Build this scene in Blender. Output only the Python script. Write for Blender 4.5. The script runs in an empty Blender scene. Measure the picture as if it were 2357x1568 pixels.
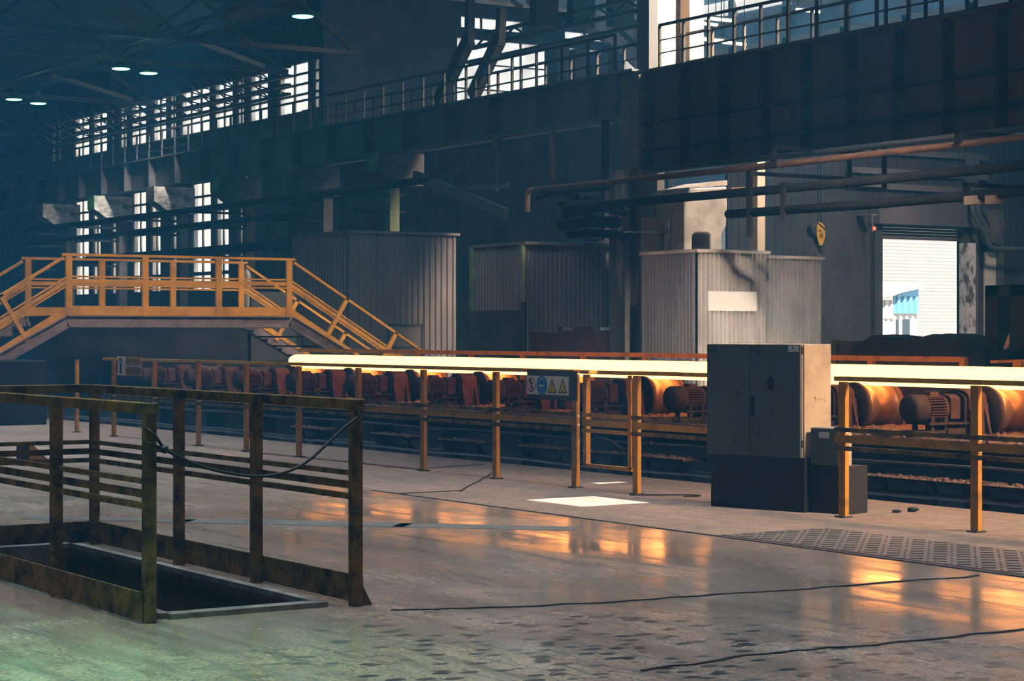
import bpy, bmesh, math, random
from mathutils import Vector, Matrix
random.seed(7)
C = bpy.context.scene.collection
R = math.radians

# ------------------------------------------------------------------ camera, world, sun, exposure
# hall axes: X runs across the hall (away to the right), Y runs along the roller line (away to the left)
F, TH, CZ, HY, CX = 4700.0, R(32.8), 1.43, 770.0, 1178.5
SN, CS = math.sin(TH), math.cos(TH)
sc = bpy.context.scene
cam_d = bpy.data.cameras.new('camera'); cam = bpy.data.objects.new('camera', cam_d); C.objects.link(cam)
cam.location = (0, 0, CZ); cam.rotation_euler = (R(90), 0, -TH)
cam_d.sensor_width = 36; cam_d.lens = F / 2357 * 36; cam_d.shift_y = -14 / 2357
cam_d.clip_end = 400; cam_d.clip_start = 0.1
sc.camera = cam

sc.view_settings.view_transform = 'Standard'; sc.view_settings.look = 'None'
sc.view_settings.gamma = 1; sc.view_settings.exposure = 0.0
sc.view_settings.use_curve_mapping = False
cy = sc.cycles
cy.use_denoising = True
cy.max_bounces = 6; cy.diffuse_bounces = 3; cy.glossy_bounces = 3; cy.transmission_bounces = 4
cy.transparent_max_bounces = 10; cy.volume_bounces = 0
cy.sample_clamp_indirect = 3.0; cy.sample_clamp_direct = 0
cy.caustics_reflective = False; cy.caustics_refractive = False

W = bpy.data.worlds.new('sky'); sc.world = W; W.use_nodes = True
bg = W.node_tree.nodes['Background']; bg.inputs[0].default_value = (0.72, 0.85, 1.0, 1); bg.inputs[1].default_value = 2.4

SUN_TO = Vector((-0.32, -0.50, 0.80)).normalized()      # towards the sun
sd = bpy.data.lights.new('sun', 'SUN'); sd.energy = 27; sd.angle = R(0.15); sd.color = (1, 0.985, 0.97)
so = bpy.data.objects.new('sun', sd); C.objects.link(so)
so.rotation_euler = SUN_TO.to_track_quat('Z', 'Y').to_euler()

def area(name, loc, sx, sy, power, col, target=None, spread=180):
    d = bpy.data.lights.new(name, 'AREA'); d.shape = 'RECTANGLE'; d.size = sx; d.size_y = sy
    d.energy = power; d.color = col; d.spread = R(spread)
    o = bpy.data.objects.new(name, d); C.objects.link(o); o.location = loc
    if target is not None:
        o.rotation_euler = (Vector(loc) - Vector(target)).to_track_quat('Z', 'Y').to_euler()
    return o
# area lamps added under the main bay roof, standing in for skylights 
DAY_TINT = (0.70, 0.87, 1.0)
area('fill_near', (6.5, 10, 10.45), 10, 20, 760, DAY_TINT, spread=30)
area('fill_far', (7.0, 33, 10.45), 10, 24, 1250, DAY_TINT, spread=34)
area('fill_rail', (14.5, 3, 10.45), 2, 3, 330, (1.0, 0.74, 0.46), target=(11.6, 12.5, 0.3), spread=34)  # added warm lamp that turns the rail posts golden
area('fill_bridge', (10.0, 21, 10.45), 3, 3, 190, (1.0, 0.84, 0.62), target=(14.2, 33.5, 1.8), spread=45)  # added lamp aimed at the near faces of the bridge
area('fill_pale_shed', (14.0, 13, 10.45), 2, 2, 190, (1.0, 0.90, 0.80), target=(23.2, 28.0, 1.2), spread=20)  # added lamp aimed at the pale ribbed shed
area('fill_shed', (18, 30, 10.45), 3, 4, 80, DAY_TINT, target=(22, 36, 2.5), spread=60)  # added lamp lifting the sheds further left
# lamps added under the second bay roof to brighten what they face
area('fill_second_bay', (36, 46, 13.0), 8, 16, 500, (0.50, 0.76, 1.0))
area('fill_column', (28.0, 26.0, 13.0), 1.5, 1.5, 950, (1.0, 0.86, 0.70), target=(25.0, 32.2, 7.0), spread=62)  # added to make the upper column look daylit
area('fill_hook', (33.0, 28.0, 13.0), 2, 2, 320, (1.0, 0.90, 0.80), target=(36.0, 38.5, 2.5), spread=60)  # added for the hook and the parts beside the roller door
area('fill_corbels', (22.0, 49.3, 10.45), 1.5, 1.5, 110, (0.9, 0.95, 1.0), target=(23.8, 60.0, 5.2), spread=26)  # added to brighten the far corbels
# blue fill lamp added at the left wall to tint camera-facing shade
area('fill_blue_left', (-13.8, 2, 2.6), 7, 4.6, 50, (0.22, 0.55, 1.0), target=(0, 5, 2.0))

# ------------------------------------------------------------------ helpers
def PX(px, py=None, X=None, Y=None, Z=None):
    t = (px - CX) / F
    ax, ay = SN + CS * t, CS - SN * t
    if X is not None: d = X / ax
    elif Y is not None: d = Y / ay
    else: d = F * (CZ - Z) / (py - HY)
    z = Z if Z is not None else (CZ + (HY - py) * d / F if py is not None else 0)
    return Vector((ax * d, ay * d, z))
def yx(px, X): return PX(px, X=X).y
def xy(px, Y): return PX(px, Y=Y).x

class MB:
    def __init__(s): s.bm = bmesh.new()
    def quadbox(s, vs):
        v = [s.bm.verts.new(p) for p in vs]
        for f in ((0,3,2,1),(4,5,6,7),(0,1,5,4),(1,2,6,5),(2,3,7,6),(3,0,4,7)):
            s.bm.faces.new([v[i] for i in f])
        return s
    def box(s, x0, x1, y0, y1, z0, z1):
        if x0 > x1: x0, x1 = x1, x0
        if y0 > y1: y0, y1 = y1, y0
        if z0 > z1: z0, z1 = z1, z0
        return s.quadbox([(x0,y0,z0),(x1,y0,z0),(x1,y1,z0),(x0,y1,z0),(x0,y0,z1),(x1,y0,z1),(x1,y1,z1),(x0,y1,z1)])
    def bar(s, p, q, w, h, up=(0,0,1), w2=None, h2=None):
        p, q = Vector(p), Vector(q); d = (q - p).normalized(); up = Vector(up)
        if abs(d.dot(up)) > 0.999: up = Vector((0,1,0))
        a = d.cross(up).normalized(); b = a.cross(d).normalized()
        w2 = w if w2 is None else w2; h2 = h if h2 is None else h2
        o = []
        for c, ww, hh in ((p, w, h), (q, w2, h2)):
            for i, j in ((-1,-1),(1,-1),(1,1),(-1,1)): o.append(c + a*i*ww/2 + b*j*hh/2)
        return s.quadbox(o)
    def tube(s, pts, r, n=8, cap=True):
        pts = [Vector(p) for p in pts]; rings = []; prev = None
        for i, p in enumerate(pts):
            d = (pts[min(i+1, len(pts)-1)] - pts[max(i-1, 0)]).normalized()
            if prev is None:
                u = Vector((0,0,1)) if abs(d.z) < 0.95 else Vector((1,0,0))
                a = d.cross(u).normalized()
            else:
                a = (prev - d * prev.dot(d)).normalized()
            prev = a; b = d.cross(a).normalized()
            rr = r[i] if isinstance(r, (list, tuple)) else r
            rings.append([s.bm.verts.new(p + (a*math.cos(2*math.pi*k/n) + b*math.sin(2*math.pi*k/n))*rr) for k in range(n)])
        for i in range(len(rings)-1):
            for k in range(n):
                f = s.bm.faces.new((rings[i][k], rings[i][(k+1)%n], rings[i+1][(k+1)%n], rings[i+1][k])); f.smooth = True
        if cap:
            s.bm.faces.new(rings[0][::-1]); s.bm.faces.new(rings[-1])
        return s
    def lathe(s, base, axis, prof, n=24):   # prof: [(dist along axis, radius)], sharp corners come from doubled points
        base, d = Vector(base), Vector(axis).normalized()
        u = Vector((0,0,1)) if abs(d.z) < 0.95 else Vector((1,0,0))
        a = d.cross(u).normalized(); b = d.cross(a).normalized(); rings = []
        for t, r in prof:
            rings.append([s.bm.verts.new(base + d*t + (a*math.cos(2*math.pi*k/n) + b*math.sin(2*math.pi*k/n))*max(r, 1e-4)) for k in range(n)])
        for i in range(len(rings)-1):
            for k in range(n):
                f = s.bm.faces.new((rings[i][k], rings[i][(k+1)%n], rings[i+1][(k+1)%n], rings[i+1][k]))
                f.smooth = abs(prof[i][0]-prof[i+1][0]) > 1e-3
        s.bm.faces.new(rings[0][::-1]); s.bm.faces.new(rings[-1])
        return s
    def prism(s, poly, ext):                # planar polygon (3-D points) pushed by ext
        ext = Vector(ext); a = [s.bm.verts.new(Vector(p)) for p in poly]; b = [s.bm.verts.new(Vector(p)+ext) for p in poly]
        s.bm.faces.new(a[::-1]); s.bm.faces.new(b); n = len(a)
        for i in range(n): s.bm.faces.new((a[i], a[(i+1)%n], b[(i+1)%n], b[i]))
        return s
    def corr(s, p, q, z0, z1, pitch, depth, nrm, thick=0.03):   # ribbed sheet from p to q (xy), ribs stand out along nrm
        p, q, nrm = Vector((*p, 0)), Vector((*q, 0)), Vector((*nrm, 0))
        L = (q-p).length; d = (q-p)/L; n = max(1, round(L/pitch)); w = L/n; prof = []
        for i in range(n):
            for f, h in ((0.0,0),(0.34,0),(0.46,1),(0.88,1),(1.0,0)):
                if f == 1.0 and i < n-1: continue
                prof.append((i*w + f*w, h*depth))
        A = [s.bm.verts.new(p + d*t + nrm*h + Vector((0,0,z0))) for t, h in prof]
        B = [s.bm.verts.new(p + d*t + nrm*h + Vector((0,0,z1))) for t, h in prof]
        A2 = [s.bm.verts.new(p + d*t - nrm*thick + Vector((0,0,z0))) for t, h in prof]
        B2 = [s.bm.verts.new(p + d*t - nrm*thick + Vector((0,0,z1))) for t, h in prof]
        for i in range(len(prof)-1):
            for f in ((A[i],A[i+1],B[i+1],B[i]),(A2[i+1],A2[i],B2[i],B2[i+1]),(B[i],B[i+1],B2[i+1],B2[i]),(A[i+1],A[i],A2[i],A2[i+1])):
                s.bm.faces.new(f)
        s.bm.faces.new((A[0],B[0],B2[0],A2[0])); s.bm.faces.new((A[-1],A2[-1],B2[-1],B[-1]))
        return s
    def disc(s, c, u, v, ru, rv=None, n=28, r0=0.0, d=(0,0,0)):    # flat disc or ring in the plane of u, v
        c, u, v = Vector(c)+Vector(d), Vector(u), Vector(v); rv = ru if rv is None else rv
        o = [s.bm.verts.new(c + u*ru*math.cos(2*math.pi*k/n) + v*rv*math.sin(2*math.pi*k/n)) for k in range(n)]
        if r0 <= 0: s.bm.faces.new(o)
        else:
            i = [s.bm.verts.new(c + u*ru*r0*math.cos(2*math.pi*k/n) + v*rv*r0*math.sin(2*math.pi*k/n)) for k in range(n)]
            for k in range(n): s.bm.faces.new((o[k], o[(k+1)%n], i[(k+1)%n], i[k]))
        return s
    def poly(s, pts):
        s.bm.faces.new([s.bm.verts.new(Vector(p)) for p in pts]); return s

LOC = {}
def obj(name, mb, mat, parent=None, base=None, bevel=0):
    bm = mb.bm
    bmesh.ops.recalc_face_normals(bm, faces=bm.faces[:])
    if parent is not None: off = LOC[parent.name]
    elif base is not None: off = Vector(base)
    else:
        xs = [v.co for v in bm.verts]
        off = Vector(((min(v.x for v in xs)+max(v.x for v in xs))/2, (min(v.y for v in xs)+max(v.y for v in xs))/2, min(v.z for v in xs)))
    for v in bm.verts: v.co -= off
    me = bpy.data.meshes.new(name); bm.to_mesh(me); bm.free()
    me.materials.append(mat)
    o = bpy.data.objects.new(name, me); C.objects.link(o); LOC[o.name] = off
    if parent is not None: o.parent = parent
    else: o.location = off
    if bevel:
        m = o.modifiers.new('bevel', 'BEVEL'); m.width = bevel; m.segments = 2; m.limit_method = 'ANGLE'
    return o
def thing(name, label, cat, loc=(0,0,0), group=None):
    o = bpy.data.objects.new(name, None); C.objects.link(o); o.location = loc; LOC[o.name] = Vector(loc)
    o.empty_display_size = 0.2
    return tag(o, label, cat, group)
def tag(o, label, cat, group=None, kind=None):
    o['label'] = label; o['category'] = cat
    if group: o['group'] = group
    if kind: o['kind'] = kind
    return o
def struct(name, mb, mat, parent=None, bevel=0):
    o = obj(name, mb, mat, parent, bevel=bevel)
    if parent is None: o['kind'] = 'structure'
    return o
def dup(root, loc, label, group=None):
    r = root.copy(); C.objects.link(r); r.location = loc; r['label'] = label; LOC[r.name] = Vector(loc)
    if group: r['group'] = group
    for ch in list(root.children):
        c = ch.copy(); C.objects.link(c); c.parent = r
        for g in ch.children:
            e = g.copy(); C.objects.link(e); e.parent = c
    return r
ORD = ['first','second','third','fourth','fifth','sixth','seventh','eighth','ninth','tenth','eleventh','twelfth','thirteenth','fourteenth',
       'fifteenth','sixteenth','seventeenth','eighteenth','nineteenth','twentieth']

# ------------------------------------------------------------------ materials
def mat(name, c1, c2=None, rough=0.6, metal=0.0, scale=3.0, lo=0.4, hi=0.65, stretch=(1,1,1), bump=0.0, rough2=None, spec=0.5, detail=6):
    m = bpy.data.materials.new(name); m.use_nodes = True; nt = m.node_tree; b = nt.nodes['Principled BSDF']
    b.inputs['Roughness'].default_value = rough; b.inputs['Metallic'].default_value = metal
    b.inputs['Specular IOR Level'].default_value = spec
    if c2 is None:
        b.inputs['Base Color'].default_value = (*c1, 1); return m
    tc = nt.nodes.new('ShaderNodeTexCoord'); mp = nt.nodes.new('ShaderNodeMapping'); mp.inputs['Scale'].default_value = stretch
    n = nt.nodes.new('ShaderNodeTexNoise'); n.inputs['Scale'].default_value = scale; n.inputs['Detail'].default_value = detail
    n.inputs['Roughness'].default_value = 0.65
    nt.links.new(tc.outputs['Object'], mp.inputs['Vector']); nt.links.new(mp.outputs[0], n.inputs['Vector'])
    r = nt.nodes.new('ShaderNodeValToRGB'); r.color_ramp.elements[0].position = lo; r.color_ramp.elements[1].position = hi
    r.color_ramp.elements[0].color = (*c1, 1); r.color_ramp.elements[1].color = (*c2, 1)
    nt.links.new(n.outputs[0], r.inputs[0]); nt.links.new(r.outputs[0], b.inputs['Base Color'])
    if rough2 is not None:
        mr = nt.nodes.new('ShaderNodeMapRange'); mr.inputs['From Min'].default_value = lo; mr.inputs['From Max'].default_value = hi
        mr.inputs['To Min'].default_value = rough; mr.inputs['To Max'].default_value = rough2
        nt.links.new(n.outputs[0], mr.inputs[0]); nt.links.new(mr.outputs[0], b.inputs['Roughness'])
    if bump:
        bp = nt.nodes.new('ShaderNodeBump'); bp.inputs['Strength'].default_value = bump; bp.inputs['Distance'].default_value = 0.02
        nt.links.new(n.outputs[0], bp.inputs['Height']); nt.links.new(bp.outputs[0], b.inputs['Normal'])
    return m
def emit(name, col, strength):
    m = bpy.data.materials.new(name); m.use_nodes = True; b = m.node_tree.nodes['Principled BSDF']
    b.inputs['Base Color'].default_value = (*[min(1, c) for c in col], 1); b.inputs['Emission Color'].default_value = (*col, 1)
    b.inputs['Emission Strength'].default_value = strength
    return m
M = {}
M['yellow'] = mat('worn_yellow_paint', (0.62, 0.30, 0.035), (0.16, 0.10, 0.04), 0.5, scale=5, lo=0.5, hi=0.78, rough2=0.75)
M['yellow_grime_shade'] = mat('grimy_shaded_yellow', (0.25, 0.14, 0.025), (0.022, 0.021, 0.02), 0.45, scale=7, lo=0.40, hi=0.64, rough2=0.7)  # grime patches; base also darkened for shade on the backlit pit railing
M['bridge_yellow'] = mat('bridge_yellow_paint', (0.66, 0.31, 0.03), (0.30, 0.15, 0.03), 0.5, scale=2.5, lo=0.45, hi=0.75, rough2=0.7)
M['mauve'] = mat('faded_mauve_paint', (0.23, 0.18, 0.20), (0.09, 0.07, 0.08), 0.55, scale=3, lo=0.45, hi=0.75)
M['dark'] = mat('dark_sooty_steel', (0.035, 0.038, 0.042), (0.075, 0.07, 0.07), 0.65, scale=2)
M['blackened'] = mat('shade_black_steel', (0.012, 0.013, 0.015), (0.028, 0.026, 0.026), 0.7, scale=2, spec=0.12)  # near-black copy of the dark steel, shade put into its colour
M['black'] = mat('black_rubber', (0.012, 0.012, 0.013), None, 0.6)
M['rust'] = mat('scale_dusted_rust', (0.075, 0.034, 0.025), (0.15, 0.07, 0.048), 0.75, scale=9, lo=0.35, hi=0.7, bump=0.4, spec=0.15)
M['rust_dark'] = mat('dark_rust', (0.035, 0.022, 0.02), (0.085, 0.045, 0.035), 0.75, scale=7, lo=0.35, hi=0.7, bump=0.3, spec=0.15)
M['roller'] = mat('worn_roller_steel', (0.30, 0.20, 0.14), (0.18, 0.11, 0.08), 0.33, 0.6, scale=6, rough2=0.5)
M['scale_bits'] = mat('mill_scale_flakes', (0.05, 0.03, 0.025), (0.24, 0.12, 0.075), 0.7, scale=40, lo=0.4, hi=0.6, bump=1.0)
M['concrete'] = mat('stained_concrete', (0.20, 0.18, 0.165), (0.10, 0.09, 0.085), 0.75, scale=1.5, lo=0.4, hi=0.7)
M['pit'] = mat('oily_pit_concrete', (0.05, 0.06, 0.065), (0.025, 0.03, 0.033), 0.6, scale=2, stretch=(1,1,0.3))
M['lip'] = mat('pale_pit_lip', (0.26, 0.23, 0.2), (0.10, 0.09, 0.08), 0.6, scale=6)
M['girder'] = mat('girder_dirty_paint', (0.075, 0.085, 0.095), (0.16, 0.145, 0.14), 0.6, scale=1.2, lo=0.45, hi=0.8, stretch=(1,1,0.25))
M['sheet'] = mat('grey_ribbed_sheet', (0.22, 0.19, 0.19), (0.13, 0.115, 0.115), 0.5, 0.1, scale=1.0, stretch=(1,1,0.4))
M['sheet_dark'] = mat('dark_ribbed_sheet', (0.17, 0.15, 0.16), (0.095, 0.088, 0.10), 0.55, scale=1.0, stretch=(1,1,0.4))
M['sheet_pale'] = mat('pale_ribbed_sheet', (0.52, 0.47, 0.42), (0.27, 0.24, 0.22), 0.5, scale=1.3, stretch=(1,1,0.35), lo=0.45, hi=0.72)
M['white_panel'] = mat('white_panel', (0.85, 0.80, 0.74), None, 0.5)
M['wall'] = mat('sooty_wall', (0.05, 0.052, 0.055), (0.10, 0.095, 0.085), 0.8, scale=0.6)
M['wall_brick'] = mat('sooty_brick_wall', (0.13, 0.10, 0.085), (0.06, 0.055, 0.055), 0.8, scale=1.2)
M['roof'] = mat('sooty_roof', (0.045, 0.048, 0.052), (0.08, 0.08, 0.085), 0.8, scale=0.5)
def translucent_roof():
    m = bpy.data.materials.new('translucent_roof_sheet'); m.use_nodes = True; nt = m.node_tree; b = nt.nodes['Principled BSDF']
    b.inputs['Base Color'].default_value = (0.3, 0.33, 0.36, 1); b.inputs['Roughness'].default_value = 0.8
    tl = nt.nodes.new('ShaderNodeBsdfTranslucent'); tl.inputs[0].default_value = (0.50, 0.75, 1.0, 1); mx = nt.nodes.new('ShaderNodeMixShader')
    tc = nt.nodes.new('ShaderNodeTexCoord'); no = nt.nodes.new('ShaderNodeTexNoise'); no.inputs['Scale'].default_value = 0.35
    mr = nt.nodes.new('ShaderNodeMapRange'); mr.inputs[1].default_value = 0.35; mr.inputs[2].default_value = 0.7; mr.inputs[3].default_value = 0.12; mr.inputs[4].default_value = 0.26
    nt.links.new(tc.outputs['Object'], no.inputs['Vector']); nt.links.new(no.outputs[0], mr.inputs[0]); nt.links.new(mr.outputs[0], mx.inputs[0])
    nt.links.new(b.outputs[0], mx.inputs[1]); nt.links.new(tl.outputs[0], mx.inputs[2]); nt.links.new(mx.outputs[0], nt.nodes['Material Output'].inputs[0])
    return m
M['roof_pale'] = translucent_roof()
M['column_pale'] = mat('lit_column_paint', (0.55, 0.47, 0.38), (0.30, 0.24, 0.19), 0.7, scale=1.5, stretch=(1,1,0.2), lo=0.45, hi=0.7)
M['column_worn'] = mat('peeling_column_paint', (0.10, 0.09, 0.09), (0.42, 0.36, 0.30), 0.6, scale=3, stretch=(1,1,0.15), lo=0.52, hi=0.66)
M['birch'] = mat('flaking_white_paint', (0.70, 0.68, 0.68), (0.10, 0.09, 0.09), 0.6, scale=4, stretch=(1,1,0.5), lo=0.50, hi=0.60)
M['green'] = mat('old_green_paint', (0.10, 0.36, 0.08), (0.03, 0.12, 0.03), 0.6, scale=3)
M['green_pale'] = mat('dull_green_paint', (0.20, 0.25, 0.11), (0.10, 0.13, 0.07), 0.6, scale=2)
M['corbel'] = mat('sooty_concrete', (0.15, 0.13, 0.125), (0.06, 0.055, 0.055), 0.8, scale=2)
M['corbel_pale'] = mat('pale_blotched_concrete', (0.65, 0.62, 0.58), (0.10, 0.095, 0.09), 0.8, scale=2.2, stretch=(1,1,3), lo=0.42, hi=0.62)  # paler, blotched concrete for the far corbels
M['pipe_rust'] = mat('rusty_pipe', (0.20, 0.10, 0.055), (0.10, 0.06, 0.045), 0.55, scale=2)
M['pipe_bright'] = mat('bare_galvanised_pipe', (0.75, 0.75, 0.75), None, 0.25, 0.9)
M['foil'] = mat('crumpled_insulation_foil', (0.55, 0.51, 0.48), (0.34, 0.31, 0.29), 0.4, 0.3, scale=2.2, bump=0.8)
M['cabinet'] = mat('grey_enamel_shaded', (0.095, 0.115, 0.12), (0.04, 0.048, 0.052), 0.45, scale=9, lo=0.58, hi=0.74)  # spotted front enamel, its shade put into the dark tone
M['cabinet_lit'] = mat('grey_enamel_lit', (0.50, 0.42, 0.36), (0.30, 0.25, 0.21), 0.45, scale=4, lo=0.45, hi=0.75)  # same enamel with the bar's warm light put into the colour
M['cabinet_base'] = mat('dark_plinth_paint', (0.018, 0.022, 0.026), (0.028, 0.032, 0.036), 0.5, scale=3)
M['tarp'] = mat('dark_tarpaulin', (0.085, 0.062, 0.058), (0.13, 0.095, 0.085), 0.75, scale=3, bump=0.3)
M['truss'] = mat('truss_steel', (0.05, 0.048, 0.046), (0.10, 0.075, 0.06), 0.6, scale=1)
M['timber'] = mat('weathered_timber', (0.45, 0.37, 0.33), (0.25, 0.2, 0.18), 0.7, scale=3, stretch=(1,1,0.2))
M['red_board'] = mat('dull_red_board', (0.10, 0.025, 0.025), (0.05, 0.022, 0.025), 0.6, scale=4)
M['outer_blue'] = mat('blue_canopy_sheet', (0.07, 0.20, 0.36), None, 0.5)
M['outer_white'] = mat('outdoor_white', (0.27, 0.27, 0.28), None, 0.7)
M['outer_dark'] = mat('outdoor_door_glass', (0.02, 0.03, 0.04), None, 0.2)
M['outer_ground'] = mat('yard_ground', (0.5, 0.48, 0.45), (0.35, 0.33, 0.3), 0.9, scale=1)
M['sign_white'] = mat('sign_white', (0.85, 0.78, 0.68), None, 0.5)
M['sign_yellow'] = mat('sign_yellow', (0.9, 0.58, 0.08), None, 0.5)
M['sign_blue'] = mat('sign_blue', (0.02, 0.24, 0.60), None, 0.5)
M['sign_red'] = mat('sign_red', (0.32, 0.04, 0.05), None, 0.5)
M['sign_black'] = mat('sign_black', (0.012, 0.012, 0.02), None, 0.5)
M['sign_orange'] = mat('sign_orange', (0.50, 0.26, 0.05), None, 0.55)
M['steel_grey'] = mat('grey_cylinder_paint', (0.22, 0.24, 0.24), (0.14, 0.15, 0.15), 0.5, scale=5)
M['blue_machine'] = mat('blue_machine_paint', (0.03, 0.13, 0.24), (0.02, 0.06, 0.1), 0.5, scale=3)
M['hook_yellow'] = mat('hook_block_yellow', (0.80, 0.46, 0.05), (0.45, 0.22, 0.05), 0.5, scale=5, lo=0.5, hi=0.75)
M['glow'] = emit('red_hot_steel', (1.0, 0.35, 0.072), 11.0)
M['lamp_glow'] = emit('mercury_lamp_glow', (0.28, 1.0, 0.55), 3.0)
M['tube_glow'] = emit('strip_light_glow', (1.0, 0.9, 0.75), 4.0)
M['red_lamp'] = emit('red_signal_glow', (1.0, 0.08, 0.04), 4.0)
M['work_glow'] = emit('work_lamp_glow', (0.8, 1.0, 0.75), 3.0)
M['lamp_shell'] = mat('lamp_reflector_shell', (0.10, 0.13, 0.13), None, 0.5)
M['roof_beam'] = mat('pale_roof_beam', (0.62, 0.56, 0.50), (0.40, 0.37, 0.34), 0.7, scale=1)

def glass_mat():
    m = bpy.data.materials.new('dusty_window_glass'); m.use_nodes = True; nt = m.node_tree
    for n in list(nt.nodes): nt.nodes.remove(n)
    out = nt.nodes.new('ShaderNodeOutputMaterial'); mix = nt.nodes.new('ShaderNodeMixShader')
    tr = nt.nodes.new('ShaderNodeBsdfTransparent'); tl = nt.nodes.new('ShaderNodeBsdfTranslucent')
    tr.inputs[0].default_value = (0.92, 0.92, 0.92, 1); tl.inputs[0].default_value = (0.85, 0.85, 0.85, 1)
    tc = nt.nodes.new('ShaderNodeTexCoord'); no = nt.nodes.new('ShaderNodeTexNoise'); no.inputs['Scale'].default_value = 0.8
    mr = nt.nodes.new('ShaderNodeMapRange'); mr.inputs['From Min'].default_value = 0.35; mr.inputs['From Max'].default_value = 0.7
    mr.inputs['To Min'].default_value = 0.1; mr.inputs['To Max'].default_value = 0.75
    nt.links.new(tc.outputs['Object'], no.inputs['Vector']); nt.links.new(no.outputs[0], mr.inputs[0]); nt.links.new(mr.outputs[0], mix.inputs[0])
    nt.links.new(tr.outputs[0], mix.inputs[1]); nt.links.new(tl.outputs[0], mix.inputs[2]); nt.links.new(mix.outputs[0], out.inputs[0])
    return m
M['glass'] = glass_mat()

def brick_white():
    m = bpy.data.materials.new('white_painted_brick'); m.use_nodes = True; nt = m.node_tree; b = nt.nodes['Principled BSDF']
    tc = nt.nodes.new('ShaderNodeTexCoord'); mp = nt.nodes.new('ShaderNodeMapping'); mp.inputs['Rotation'].default_value = (R(90), 0, 0)
    br = nt.nodes.new('ShaderNodeTexBrick'); br.inputs['Scale'].default_value = 1.0
    br.inputs['Brick Width'].default_value = 0.4; br.inputs['Row Height'].default_value = 0.14; br.inputs['Mortar Size'].default_value = 0.012
    br.inputs['Color1'].default_value = (0.20,0.205,0.21,1); br.inputs['Color2'].default_value = (0.17,0.175,0.185,1); br.inputs['Mortar'].default_value = (0.085,0.085,0.095,1)
    nt.links.new(tc.outputs['Object'], mp.inputs[0]); nt.links.new(mp.outputs[0], br.inputs['Vector']); nt.links.new(br.outputs['Color'], b.inputs['Base Color'])
    b.inputs['Roughness'].default_value = 0.8
    return m
M['brick_white'] = brick_white()

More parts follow.
